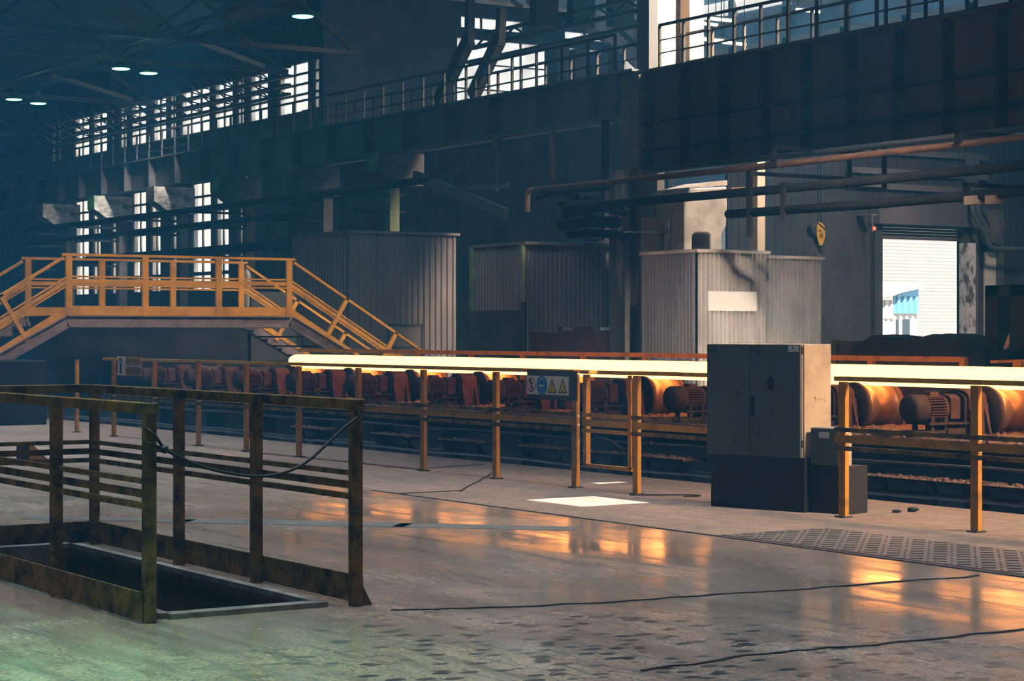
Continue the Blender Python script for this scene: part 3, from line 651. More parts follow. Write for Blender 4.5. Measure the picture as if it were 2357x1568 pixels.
text('ПОСТОРОННИМ', 0.045, (XS-0.005, yx(306, XS), SG(306,844).z), RT, M['sign_white'], tp, sx=1.6)
text('ЗАПРЕЩЕН', 0.085, (XS-0.004, yx(307, XS), SG(307,857).z), RT, M['sign_black'], tp, sx=1.25)

# ------------------------------------------------------------------ electrical cabinet
def xf(mb, o, ux, uy):      # local (u, v, z) -> world, u along ux, v along uy
    ux, uy = Vector((*ux,0)), Vector((*uy,0)); o = Vector(o)
    for v in mb.bm.verts: v.co = o + ux*v.co.x + uy*v.co.y + Vector((0,0,v.co.z))
    return mb
fu = Vector((0.22,-0.90)).normalized(); gv = Vector((0.972,0.237)).normalized(); CO = (10.58, 13.42, 0)
def cbx(mb): return xf(mb, CO, fu, gv)
FWD = 0.945; DEP = 0.43
t = thing('electrical_cabinet', 'tall grey double-door electrical cabinet on a dark plinth at the railing', 'cabinet', (10.9, 13.0, 0))
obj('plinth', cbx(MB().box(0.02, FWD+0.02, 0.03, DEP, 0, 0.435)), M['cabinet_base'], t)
obj('body', cbx(MB().box(0.0, FWD, 0.03, DEP, 0.435, 1.352)), M['cabinet_lit'], t, bevel=0.006)
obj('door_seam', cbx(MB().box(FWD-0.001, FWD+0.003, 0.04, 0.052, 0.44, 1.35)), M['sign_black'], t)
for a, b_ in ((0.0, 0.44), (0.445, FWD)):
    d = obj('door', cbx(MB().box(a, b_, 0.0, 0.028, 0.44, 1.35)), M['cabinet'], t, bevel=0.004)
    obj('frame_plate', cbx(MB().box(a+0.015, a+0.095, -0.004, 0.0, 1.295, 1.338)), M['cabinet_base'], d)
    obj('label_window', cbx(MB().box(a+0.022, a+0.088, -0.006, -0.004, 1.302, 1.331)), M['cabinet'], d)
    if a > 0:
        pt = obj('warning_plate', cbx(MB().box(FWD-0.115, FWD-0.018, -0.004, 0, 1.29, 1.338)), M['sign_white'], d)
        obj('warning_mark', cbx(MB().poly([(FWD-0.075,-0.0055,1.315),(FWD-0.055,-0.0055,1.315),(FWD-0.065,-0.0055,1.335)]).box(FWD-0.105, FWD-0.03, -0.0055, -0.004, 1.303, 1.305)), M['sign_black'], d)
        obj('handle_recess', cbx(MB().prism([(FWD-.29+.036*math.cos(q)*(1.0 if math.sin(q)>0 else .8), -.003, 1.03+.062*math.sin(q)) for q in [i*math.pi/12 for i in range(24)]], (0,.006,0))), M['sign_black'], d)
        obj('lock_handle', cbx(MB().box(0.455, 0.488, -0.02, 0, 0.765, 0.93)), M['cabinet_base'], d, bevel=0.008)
for z in (0.52, 1.27): obj('hinge', cbx(MB().box(FWD-0.006, FWD+0.008, 0.012, 0.03, z, z+0.06)), M['cabinet_base'], t)
wr = MB()
for k, (u_, z_) in enumerate(((.20,.905),(.23,.90),(.26,.905),(.29,.90),(.32,.905),(.20,.885),(.26,.882),(.33,.884))): wr.box(FWD, FWD+0.001, u_, u_+(0.02 if k % 3 else 0.012), z_, z_+(0.005 if k else 0.02))
obj('scrawl', cbx(wr), M['sign_black'], t)
# small control box standing before the cabinet's right side
BO = PX(1866, 1180, Z=0); BO.z = 0
BX = lambda mb: xf(mb, BO, fu, gv)
t = thing('control_box', 'small grey control box on a dark stand at the cabinet\'s right side', 'box', tuple(BO))
obj('stand', BX(MB().box(-0.02, 0.34, 0.02, 0.30, 0, 0.38)), M['cabinet_base'], t)
obj('body', BX(MB().box(0.0, 0.265, 0.022, 0.19, 0.38, 0.685)), M['cabinet_lit'], t, bevel=0.004)
d = obj('door', BX(MB().box(0.0, 0.265, 0.0, 0.02, 0.385, 0.68)), M['cabinet'], t, bevel=0.003)
obj('label_plate', BX(MB().box(0.08, 0.18, -0.003, 0, 0.60, 0.65)), M['sign_white'], d)

# ------------------------------------------------------------------ roller line
ZP = 0.52
t = thing('roller_bed', 'long dark raised bed carrying the motors and rollers behind the railing', 'platform', (14.6, 16, 0))
obj('bed_slab', MB().box(12.55, 16.7, -4, 36, 0.28, ZP), M['blackened'], t)
for k in range(16): obj('pier', MB().box(12.7, 13.0, 7.5+k*1.73-0.12, 7.5+k*1.73+0.12, -0.85, 0.28), M['blackened'], t)
struct('wall_trench', MB().box(13.4, 13.5, -4, 60, -0.85, 0.28), M['blackened'])
# flakes of mill scale lying on the bed: a bumpy sheet of debris
def debris(x0, x1, y0, y1, z, nx, ny, amp, seed):
    rnd = random.Random(seed); mb = MB(); g = []
    for i in range(nx+1):
        row = []
        for j in range(ny+1):
            e = min(i, nx-i, j, ny-j); h = (rnd.random()**2)*amp*(1 if e else 0)
            row.append(mb.bm.verts.new((x0+(x1-x0)*i/nx + rnd.uniform(-.3,.3)*(x1-x0)/nx, y0+(y1-y0)*j/ny + rnd.uniform(-.3,.3)*(y1-y0)/ny, z+h)))
        g.append(row)
    for i in range(nx):
        for j in range(ny): mb.bm.faces.new((g[i][j], g[i+1][j], g[i+1][j+1], g[i][j+1]))
    return mb
tag(obj('mill_scale', debris(12.6, 16.4, 9.5, 31, ZP+0.002, 70, 400, 0.045, 3), M['scale_bits']), 'loose flakes of mill scale strewn over the roller bed', 'scale', kind='stuff')
# pipes and spill trays in the trench edge
for z_, r_, lab in ((0.315, 0.016, 'thin upper pipe running below the roller bed behind the railing'), (0.05, 0.03, 'thicker lower pipe running below the roller bed near the floor edge')):
    mb = MB().tube([(12.42, y, z_ + 0.01*math.sin(y*1.7)) for y in range(5, 40)], r_, 8)
    tag(obj('bed_pipe', mb, M['dark']), lab, 'pipe')
TR = [(910,993),(1070,1008),(1250,1030),(1400,1042),(1530,1050),(2090,1100),(2290,1112),(720,972)]
TR_L = ['second','third','fourth','fifth','sixth','second to last','last','first']
for i, (px, py) in enumerate(TR):
    y = yx(px, 12.4); t = thing('spill_tray', 'narrow tray heaped with scale below the roller bed, %s from the left' % TR_L[i], 'tray', (12.4, y, 0.17), 'spill trays below the roller bed')
    obj('tray', MB().box(12.24, 12.56, y-0.5, y+0.5, 0.165, 0.185).box(12.24, 12.25, y-0.5, y+0.5, 0.185, 0.2).box(12.55, 12.56, y-0.5, y+0.5, 0.185, 0.2), M['blackened'], t)
    db = debris(12.26, 12.54, y-0.45, y+0.45, 0.187, 10, 36, 0.035, 20+i); obj('scale_heap', db, M['scale_bits'], t)
    [obj('bracket', MB().bar((12.4, y+q, 0.165), (12.55, y+q, -0.85), 0.04, 0.04), M['blackened'], t) for q in (-0.3, 0.3)]
hose = smooth([PX(1370,1010,X=12.32), PX(1405,1014,X=12.32), PX(1432,1038,X=12.3), PX(1455,1036,X=12.3), PX(1500,1020,X=12.35)])
tag(obj('hose', MB().tube(hose, 0.022, 8), M['rust_dark']), 'thick drooping hose seen through the gate below the motors', 'hose')

UY = [11.45 + 1.727*i for i in range(12)]
WHERE = ['at the right edge of the photo', 'right of the grey cabinet', 'directly behind the grey cabinet', 'just left of the grey cabinet',
         'behind the yellow gate', 'behind the safety sign', 'second left of the safety sign', 'third left of the safety sign', 'fourth left of the safety sign',
         'fifth left of the safety sign', 'sixth left of the safety sign', 'farthest left under the footbridge']
Y0 = UY[0]; ZA = 0.775; BX0 = 12.62
t = thing('drive_motor', 'rusty finned electric motor %s' % WHERE[0], 'motor', (12.9, Y0, ZP), 'drive motors along the roller line')
obj('fan_cowl', MB().lathe((BX0, Y0, ZA), (1,0,0), [(0,0.03),(0.002,0.095),(0.012,0.118),(0.03,0.127),(0.16,0.127),(0.165,0.112)], 32), M['rust_dark'], t)
mb = MB().lathe((BX0+0.165, Y0, ZA), (1,0,0), [(0,0.10),(0.20,0.10),(0.205,0.115),(0.23,0.115),(0.25,0.06)], 28)
for k in range(30):
    q = 2*math.pi*k/30; c_, s_ = math.cos(q), math.sin(q)
    mb.bar((BX0+0.17, Y0+c_*0.11, ZA+s_*0.11), (BX0+0.365, Y0+c_*0.11, ZA+s_*0.11), 0.007, 0.03, up=(0, c_, s_))
obj('motor_body', mb, M['rust'], t)
obj('terminal_box', MB().box(BX0+0.22, BX0+0.33, Y0-0.05, Y0+0.05, ZA+0.10, ZA+0.15), M['rust'], t, bevel=0.008)
def arch(x0, x1, y, hw, zb, zt, foot=0.0):
    n = 10; r = hw; pts = [(x0, y-hw-foot, zb)]
    for k in range(n+1):
        q = math.pi - math.pi*k/n; pts.append((x0, y+hw*math.cos(q), zt-r*0.55+r*0.55*math.sin(q)))
    pts.append((x0, y+hw+foot, zb)); return pts
obj('coupling_guard', MB().prism(arch(BX0+0.43, 0, Y0, 0.095, 0.68, 0.90), (0.12,0,0)), M['rust'], t, bevel=0.006)
obj('base_plate', MB().box(BX0+0.12, BX0+0.60, Y0-0.15, Y0+0.15, 0.635, 0.655), M['rust_dark'], t)
obj('stool', MB().box(BX0+0.36, BX0+0.58, Y0-0.13, Y0+0.13, ZP, 0.60).box(BX0+0.40, BX0+0.44, Y0-0.11, Y0+0.11, 0.60, 0.635).box(BX0+0.52, BX0+0.56, Y0-0.11, Y0+0.11, 0.60, 0.635).box(BX0+0.05, BX0+0.34, Y0-0.13, Y0+0.13, ZP, 0.585), M['rust_dark'], t)
for dx in (0.17, 0.33):
    for q in (-0.12, 0.09): obj('motor_foot', MB().box(BX0+dx, BX0+dx+0.04, Y0+q, Y0+q+0.03, 0.585, 0.70), M['rust_dark'], t)
mot = t
t = thing('gear_housing', 'rusty arched gear housing %s' % WHERE[0], 'gearbox', (13.25, Y0, ZP), 'gear housings along the roller line')
obj('housing', MB().prism(arch(BX0+0.60, 0, Y0, 0.15, 0.54, 0.945, 0.02), (0.22,0,0)), M['rust'], t, bevel=0.01)
obj('front_cover', MB().prism(arch(BX0+0.57, 0, Y0, 0.125, 0.6, 0.915), (0.03,0,0)), M['rust_dark'], t)
for sg in (-1, 1):
    for dx in (0.60, 0.78): obj('side_rib', MB().prism([(BX0+dx, Y0+sg*0.15, 0.80), (BX0+dx, Y0+sg*0.15, ZP), (BX0+dx, Y0+sg*0.24, ZP)], (0.02,0,0)), M['rust'], t)
obj('foot', MB().box(BX0+0.56, BX0+0.86, Y0-0.24, Y0+0.24, ZP, 0.545), M['rust_dark'], t)
gear = t
RX0 = 13.53
t = thing('table_roller', 'heat-lit grooved steel roller under the glowing bar %s' % WHERE[0], 'roller', (13.85, Y0, ZP), 'rollers carrying the glowing bar')
ZR = 0.73
obj('drum', MB().lathe((RX0, Y0, ZR), (1,0,0), [(0.05,0.225),(0.10,0.212),(0.17,0.200),(0.18,0.192),(0.20,0.192),(0.21,0.198),(0.36,0.198),(0.42,0.208),(0.46,0.222)], 48), M['roller'], t)
obj('flange', MB().lathe((RX0, Y0, ZR), (1,0,0), [(0,0.10),(0.004,0.235),(0.05,0.237),(0.052,0.1)], 48), M['rust_dark'], t)
obj('flange', MB().lathe((RX0+0.46, Y0, ZR), (1,0,0), [(0,0.10),(0.002,0.228),(0.04,0.226),(0.045,0.1)], 48), M['rust'], t)
obj('shaft', MB().lathe((RX0-0.14, Y0, ZR), (1,0,0), [(0,0.05),(0.95,0.05)], 16), M['rust_dark'], t)
for x in (RX0-0.11, RX0+0.56):
    obj('bearing_stand', MB().prism([(x, Y0-0.13, ZP), (x, Y0-0.13, 0.62), (x, Y0-0.10, 0.82), (x, Y0+0.10, 0.82), (x, Y0+0.13, 0.62), (x, Y0+0.13, ZP)], (0.09,0,0)), M['rust'], t, bevel=0.01)
rol = t
LBL = {'drive_motor': 'rusty finned electric motor %s', 'gear_housing': 'rusty arched gear housing %s', 'table_roller': 'heat-lit grooved steel roller under the glowing bar %s'}
for i in range(1, 12):
    for r_, key in ((mot,'drive_motor'),(gear,'gear_housing'),(rol,'table_roller')):
        dup(r_, (r_.location.x, UY[i], ZP), LBL[key] % WHERE[i])
# the glowing bar
XB = 13.85; RBAR = 0.102; ZB_ = 0.928 + RBAR
yb0 = yx(672, XB)
tag(obj('steel_bar', MB().lathe((XB, -4.0, ZB_), (0,1,0), [(0,RBAR),(yb0+4.0-0.3,RBAR),(yb0+4.0-0.14,RBAR*0.97),(yb0+4.0-0.05,RBAR*0.8),(yb0+4.0,RBAR*0.45)], 24), M['glow']),
    'long glowing white-hot steel bar lying on the rollers across the photo', 'bar')
# far guard rail, lit by the bar
XFR = 16.5
fp = [yx(p, XFR) for p in (2218,2006,1750,1486,1343,1204,1085,960)]
t = thing('guard_railing', 'low yellow railing beyond the glowing bar, lit orange', 'railing', (XFR, 22, 0))
for y in fp: obj('post', MB().box(XFR-0.03, XFR+0.03, y-0.04, y+0.04, ZP, 1.12), M['yellow'], t)
obj('top_rail', MB().box(XFR-0.03, XFR+0.03, fp[0]-0.04, 32.6, 1.12, 1.18), M['yellow'], t)
t = thing('guard_railing', 'orange-lit end piece of railing at the right edge beyond the bar', 'railing', (XFR, 15, 0))
y = yx(2345, XFR); obj('post', MB().box(XFR-0.03, XFR+0.03, y-0.06, y+0.06, ZP, 1.15), M['yellow'], t)
obj('top_rail', MB().bar((XFR, y+0.4, 1.13), (XFR, y-1.5, 1.2), 0.03, 0.03), M['yellow'], t)

# ------------------------------------------------------------------ footbridge
t = thing('footbridge', 'yellow-railed footbridge crossing over the roller line on the left', 'footbridge', (14.4, 34, 0))
YN_, YFB = 33.0, 35.0; XL, XR = 12.37, 16.5; SL = math.tan(R(31)); ZD = 1.75
XLL = XL - ZD/SL; XRR = XR + ZD/SL
for nm, y, s in (('near', YN_, -1), ('far', YFB, 1)):
    w = 0.10
    def cs(p, q):   # channel: web with two flanges
        h = 0.2; m_ = MB().bar(p, q, 0.02, h)
        d = (Vector(q)-Vector(p)).normalized(); n = Vector((-d.z, 0, d.x)); n = n if n.z > 0 else -n
        m_.bar(Vector(p)+n*(h/2-0.008)+Vector((0,s*0.035,0)), Vector(q)+n*(h/2-0.008)+Vector((0,s*0.035,0)), 0.09, 0.016)
        m_.bar(Vector(p)-n*(h/2-0.008)+Vector((0,s*0.035,0)), Vector(q)-n*(h/2-0.008)+Vector((0,s*0.035,0)), 0.09, 0.016); return m_
    zc = ZD-0.1
    obj('deck_beam', cs((XL-0.03,y,zc), (XR+0.03,y,zc)), M['mauve'], t)
    obj('stair_stringer', cs((XL-0.03,y,zc), (XLL,y,0.08)), M['mauve'], t)
    obj('stair_stringer', cs((XR+0.03,y,zc), (XRR,y,0.08)), M['mauve'], t)
    for i in range(3):
        xa_, xb_ = XL+(XR-XL)*i/3+0.05, XL+(XR-XL)*(i+1)/3-0.05
        obj('toe_board', MB().box(xa_, xb_, y-0.008, y+0.008, ZD+0.01, ZD+0.165), M['bridge_yellow'], t)
    for i in range(4):
        x = XL+(XR-XL)*i/3; obj('post', MB().box(x-0.055, x+0.055, y-0.03, y+0.03, ZD, 2.76), M['bridge_yellow'], t)
    obj('handrail', MB().box(XL-0.12, XR+0.12, y-0.03, y+0.03, 2.755, 2.80), M['bridge_yellow'], t)
    for z0_, z1_ in ((2.395,2.425),(2.30,2.37),(2.245,2.275)):
        obj('mid_rail', MB().box(XL, XR, y-0.015, y+0.015, z0_, z1_), M['bridge_yellow'], t)
    for x0_, x1_, sg in ((XL, XLL, -1), (XR, XRR, 1)):
        L_ = abs(x1_-x0_)
        def sp(dx, z): return (x0_+sg*dx, y, z - dx*SL)
        obj('handrail', MB().bar(sp(0.1,2.78), sp(L_-0.1,2.78), 0.06, 0.045), M['bridge_yellow'], t)
        for z_, h_ in ((2.42,0.03),(2.34,0.065),(2.27,0.03)): obj('mid_rail', MB().bar(sp(0.0,z_), sp(L_-0.2,z_), 0.03, h_), M['bridge_yellow'], t)
        obj('toe_board', MB().bar(sp(0.03,ZD+0.10), sp(L_-0.12,ZD+0.10), 0.016, 0.13), M['bridge_yellow'], t)
        nvec = Vector((-sg*-SL, 0, 1)).normalized(); nvec = Vector((sg*SL, 0, 1)).normalized()
        for dx in (0.72, 1.75):
            b0 = Vector(sp(dx, ZD)); e_ = b0 + nvec*0.90
            obj('post', MB().bar(b0, e_, 0.06, 0.075), M['bridge_yellow'], t)
for i in range(9):
    for x0_, sg in ((XL, -1), (XR, 1)):
        z = ZD - (i+1)*ZD/10; x = x0_ + sg*(i+0.6)*(ZD/10)/SL
        obj('tread', MB().box(x-0.14, x+0.14, YN_+0.05, YFB-0.05, z-0.03, z), M['dark'], t)
obj('deck_plate', MB().box(XL, XR, YN_, YFB, ZD-0.02, ZD+0.005), M['dark'], t)

# ------------------------------------------------------------------ ribbed sheds behind the roller line
def shed(name_label, x0, x1, y0, y1, h, mfront, mside, pitch, dep, trims=()):
    t = thing('corrugated_shed', name_label, 'shed', ((x0+x1)/2, (y0+y1)/2, 0))
    obj('front_wall', MB().corr((x0, y0), (x1, y0), 0, h, pitch, dep, (0,-1)), M[mfront], t)
    obj('side_wall', MB().corr((x0, y0), (x0, y1), 0, h, pitch, dep, (-1,0)), M[mside], t)
    obj('side_wall', MB().corr((x1, y0), (x1, y1), 0, h, pitch, dep, (1,0)), M[mside], t)
    obj('back_wall', MB().box(x0, x1, y1-0.05, y1, 0, h), M[mside], t)
    obj('roof', MB().box(x0-0.06, x1+0.06, y0-0.09, y1+0.05, h, h+0.06), M[mfront], t)
    for x in trims: obj('corner_trim', MB().box(x[0]-0.05, x[0]+0.05, x[1]-0.07, x[1]+0.05, x[2], h), M[x[3]], t)
    return t
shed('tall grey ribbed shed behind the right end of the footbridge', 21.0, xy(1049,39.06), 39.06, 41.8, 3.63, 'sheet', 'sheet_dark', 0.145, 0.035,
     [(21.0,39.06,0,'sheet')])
t2 = thing('panel_door', 'small framed hatch low on the tall grey shed', 'hatch', (22.2, 38.95, 0))
xa_, xb_ = xy(895,38.97), xy(968,38.97)
obj('leaf', MB().box(xa_, xb_, 38.93, 39.0, 0.3, PX(930,748,Y=38.97).z), M['sheet'], t2)
zf = PX(930,745,Y=38.97).z
obj('door_frame', MB().box(xa_-.04, xb_+.04, 38.9, 38.95, zf-.05, zf).box(xa_-.05, xa_, 38.9, 38.95, 0, zf).box(xb_, xb_+.05, 38.9, 38.95, 0, zf).box(xa_, xb_, 38.91, 38.95, zf-.55, zf-.5), M['dark'], t2)
YM = 32.9
mid = shed('dark ribbed shed in the middle with a red lettered board low down', 21.5, xy(1408,YM), YM, 34.8, 3.16, 'sheet_dark', 'sheet_dark', 0.11, 0.02)
obj('corner_trim', MB().box(21.42, 21.5, 34.72, 34.82, 1.9, 3.16), M['green_pale'], mid)
obj('corner_trim', MB().box(21.40, 21.48, YM-0.06, YM+0.04, 2.05, 3.16), M['green_pale'], mid)
obj('lower_cladding', MB().box(21.40, 21.47, YM+0.02, 34.8, 0, 1.9), M['dark'], mid)
zt = PX(1320,751,Y=YM-0.1).z; zb = PX(1320,765,Y=YM-0.1).z
t2 = thing('lettered_board', 'long dull red board with faint lettering on the dark middle shed', 'board', (22.4, YM-0.1, 1.0))
bd = obj('board', MB().box(xy(1286,YM-.1), xy(1364,YM-.1), YM-0.12, YM-0.07, zb, zt), M['red_board'], t2)
text('ПУЛЬТ', (zt-zb)*0.75, (xy(1306,YM-.1), YM-0.125, (zb+zt)/2), (R(90),0,0), M['sign_white'], bd, sx=0.9)
obj('white_plate', MB().box(xy(1384,YM-.1), xy(1403,YM-.1), YM-0.12, YM-0.07, zb+.04, zt-.02), M['sign_white'], t2)
t2 = thing('steel_locker', 'dark red row of lockers below the lettered board', 'locker', (22.3, YM-0.3, 0))
zk = PX(1320,766,Y=YM-.3).z
obj('body', MB().box(xy(1232,YM-.3), xy(1410,YM-.3), YM-0.45, YM-0.12, 0, zk), M['red_board'], t2)
for k in range(4):
    a, b_ = 1232+k*44.5, 1232+(k+1)*44.5
    obj('door', MB().box(xy(a,YM-.46)+.03, xy(b_,YM-.46)-.03, YM-0.47, YM-0.45, 0.1, zk-.05), M['red_board'], t2)
YR = 28.2
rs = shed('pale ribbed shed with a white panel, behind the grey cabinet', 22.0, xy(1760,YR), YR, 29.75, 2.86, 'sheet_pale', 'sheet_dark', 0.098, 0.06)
za, zb = PX(1685,716,Y=YR-.05).z, PX(1685,671,Y=YR-.05).z
tag(obj('blank_signboard', MB().box(xy(1630,YR-.05), xy(1740,YR-.05), YR-0.07, YR-0.035, za, zb).box(xy(1630,YR-.05), xy(1740,YR-.05), YR-0.072, YR-0.07, (za+zb)/2-.006, (za+zb)/2+.002), M['white_panel']), 'blank white rectangular panel on the pale ribbed shed', 'panel')
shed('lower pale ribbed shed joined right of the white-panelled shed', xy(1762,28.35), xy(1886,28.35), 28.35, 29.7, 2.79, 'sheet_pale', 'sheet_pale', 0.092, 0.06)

# ------------------------------------------------------------------ columns, corbels and the crane girder
def column(lab, x, y, w, d, z0, z1, m, green=False):
    return tag(obj('column', MB().box(x-w/2, x+w/2, y-d/2, y-d/2+0.06, z0, z1).box(x-w/2, x+w/2, y+d/2-0.06, y+d/2, z0, z1).box(x-0.05, x+0.05, y-d/2, y+d/2, z0, z1) if m == 'column_worn' else MB().box(x-w/2, x+w/2, y-d/2, y+d/2, z0, z1), M[m]), lab, 'column', kind='structure')
tag(obj('column', MB().box(23.0, 23.12, 31.7, 32.2, 0, 4.6).box(23.42, 23.54, 31.7, 32.2, 0, 4.6).box(23.12, 23.42, 31.9, 31.96, 0, 4.6), M['column_worn']), 'worn steel column with peeling pale paint between two sheds', 'column', kind='structure')
CYS = [42.5, 46.8, 51.4, 55.9, 60.6, 65.2]
CL = ['nearest', 'second', 'third', 'fourth', 'fifth', 'sixth and farthest']
for i, y in enumerate(CYS):
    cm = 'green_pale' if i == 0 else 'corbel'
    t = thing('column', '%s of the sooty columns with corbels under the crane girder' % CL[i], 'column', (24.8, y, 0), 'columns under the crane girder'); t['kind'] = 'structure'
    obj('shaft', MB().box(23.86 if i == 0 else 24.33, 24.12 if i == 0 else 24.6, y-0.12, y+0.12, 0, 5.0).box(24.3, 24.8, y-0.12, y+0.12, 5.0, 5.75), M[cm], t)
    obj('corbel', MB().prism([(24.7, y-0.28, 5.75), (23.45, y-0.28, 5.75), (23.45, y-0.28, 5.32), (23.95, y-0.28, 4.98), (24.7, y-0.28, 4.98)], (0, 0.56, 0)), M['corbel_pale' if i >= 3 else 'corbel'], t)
    for zb_ in (4.79, 4.38, 3.60): obj('pipe_bracket', MB().box(23.0, 24.34, y-0.04, y+0.04, zb_-0.06, zb_), M['blackened'], t)
    obj('corbel_face', MB().box(23.435, 23.45, y-0.28, y+0.28, 5.32, 5.75), M['green' if i in (0,2,4) else 'corbel'], t)
XGD = 24.0
def girder(lab, y0, y1, z0, z1, ys):
    t = thing('crane_girder', lab, 'girder', (XGD, (y0+y1)/2, z0))
    obj('web', MB().box(XGD-0.02, XGD+0.02, y0, y1, z0, z1), M['girder'], t)
    obj('top_flange', MB().box(XGD-0.25, XGD+0.25, y0, y1, z1, z1+0.05), M['girder'], t)
    obj('bottom_flange', MB().box(XGD-0.22, XGD+0.22, y0, y1, z0-0.05, z0), M['girder'], t)
    for y in ys: obj('stiffener', MB().box(XGD-0.24, XGD-0.02, y-0.035, y+0.035, z0, z1), M['dark'], t)
    return t
ys = [22.83-1.16*i for i in range(1,5)] + [22.83,24.0,25.15,26.3,27.46,28.6,29.78,30.96,32.1]
girder('deep plate crane girder with many stiffeners, upper right', 14, 32.45, 4.66, 6.55, ys)
girder('shallower long crane girder running away to the upper left', 32.5, 100, 5.80, 6.62, [34+1.9*i for i in range(34)])
tag(obj('girder_pad', MB().box(23.62, 23.78, 32.1, 32.7, 4.66, 6.5), M['corbel']), 'pale vertical plate where the two crane girders meet', 'plate')
# walkway on the girder with two rows of railing
tag(obj('girder_walkway', MB().box(24.25, 25.05, 14, 32.28, 6.6, 6.65).box(24.25, 25.05, 32.72, 100, 6.67, 6.7).box(24.25, 24.4, 32.28, 32.72, 6.6, 6.65), M['dark']), 'narrow walkway deck along the top of the crane girder', 'walkway')
def walk_rail(lab, x, ys_, m, zb=6.67):
    t = thing('walkway_railing', lab, 'railing', (x, ys_[len(ys_)//2], 6.6))
    for y in ys_: obj('post', MB().box(x-0.025, x+0.025, y-0.025, y+0.025, zb, 7.42), M[m], t)
    for z in (6.87, 7.12): obj('mid_rail', MB().box(x-0.012, x+0.012, ys_[0], ys_[-1], z, z+0.02), M[m], t)
    obj('top_rail', MB().box(x-0.03, x+0.03, ys_[0], ys_[-1], 7.40, 7.45), M[m], t)
walk_rail('near railing along the top of the deep right crane girder', 23.85, [18.8+0.76*i for i in range(18)], 'dark', 6.6)
walk_rail('near railing along the top of the long left crane girder', 23.85, [33.2+0.95*i for i in range(55)], 'dark')
walk_rail('far railing of the girder walkway, partly lit by daylight', 25.0, [18.8+0.98*i for i in range(32)], 'truss')

# thin lines on the girder face and long pipes
def longpipe(lab, x, s, px0, px1, r, m, n=8):
    z = CZ + s*x/CS; a, b_ = yx(px0, x), yx(px1, x)
    return tag(obj('pipe', MB().tube([(x, a, z), (x, (a+b_)/2, z-0.02), (x, b_, z)], r, n), M[m]), lab, 'pipe')
longpipe('thin upper cable line bracketed across the deep crane girder', 23.72, 0.1455, 2420, 1470, 0.022, 'blackened')
longpipe('thin lower cable line bracketed across the deep crane girder', 23.72, 0.1268, 2420, 1450, 0.022, 'blackened')
longpipe('sooty pipe just under the crane girder with a pale lit stretch', 22.6, 0.1130, 2420, 1500, 0.05, 'girder')
longpipe('long rusty pipe below the girder ending in an elbow', 22.0, 0.1080, 2420, 1232, 0.055, 'pipe_rust')
longpipe('dark pipe crossing in front of the foil-clad duct', 21.9, 0.0925, 2420, 1300, 0.075, 'blackened')
longpipe('dark lowest pipe crossing above the roller door', 21.8, 0.0785, 2420, 1675, 0.075, 'blackened')
longpipe('big dark pipe running in front of the corbels on the left', 23.1, 0.1255, 1000, 60, 0.085, 'blackened')
longpipe('dark lower pipe running before the left windows', 23.1, 0.1100, 700, 60, 0.07, 'blackened')
longpipe('dark pipe above the footbridge handrail on the left', 23.1, 0.0835, 760, 200, 0.12, 'blackened')
zE = CZ + 0.1080*22.0/CS; yE = yx(1232, 22.0)
tag(obj('pipe_elbow', MB().tube(smooth([(22.0, yE, zE), (22.0, yE+0.25, zE), (22.0, yE+0.28, zE-0.1), (22.0, yE+0.28, zE-0.42)]), 0.055, 10), M['pipe_rust']), 'rusty elbow at the left end of the long rusty pipe', 'pipe')
for px, ya_, yb_, lab in ((1725,395,545,'pipe hanger in front of the foil-clad duct'),(1803,420,505,'pipe hanger above the lower pale shed'),(2224,420,470,'pipe hanger above the roller door'),(1780,335,385,'pipe hanger under the deep girder, middle'),(2205,300,330,'pipe hanger under the deep girder, right')):
    a, b_ = PX(px, ya_, X=21.75), PX(px, yb_, X=21.75)
    tag(obj('pipe_hanger', MB().box(21.72, 21.78, a.y-0.05, a.y+0.05, b_.z, a.z).box(21.72, 24.0, a.y-0.03, a.y+0.03, a.z-0.06, a.z).box(23.94, 24.0, a.y-0.03, a.y+0.03, a.z, max(a.z+.01, 4.61)), M['blackened']), 'dark steel '+lab, 'hanger')
for px, ya_, yb_, w_, m_, lab in ((1271,320,412,0.09,'pipe_rust','rusty vertical stub post under the girder, centre'),(1141,338,440,0.1,'girder','grey vertical post under the girder left of the rusty stub'),(1418,160,385,0.05,'girder','thin light vertical conduit at the girder joint')):
    a, b_ = PX(px, ya_, X=23.84), PX(px, yb_, X=23.84)
    tag(obj('drop_post', MB().box(23.84-w_/2, 23.84+w_/2, a.y-w_/2, a.y+w_/2, b_.z, max(a.z, 5.75)), M[m_]), lab, 'post')
a, b_ = PX(955,405,X=23.2), PX(1165,492,X=22.6)
tag(obj('sloping_beam', MB().bar(a, b_, 0.12, 0.22), M['girder']), 'dull grey beam sloping down to the right under the girder', 'beam')
a, b_ = PX(1000,440,X=23.0), PX(1170,425,X=22.8)
tag(obj('sloping_beam', MB().bar(a, b_, 0.08, 0.10), M['girder']), 'thin grey beam rising to the right under the girder', 'beam')
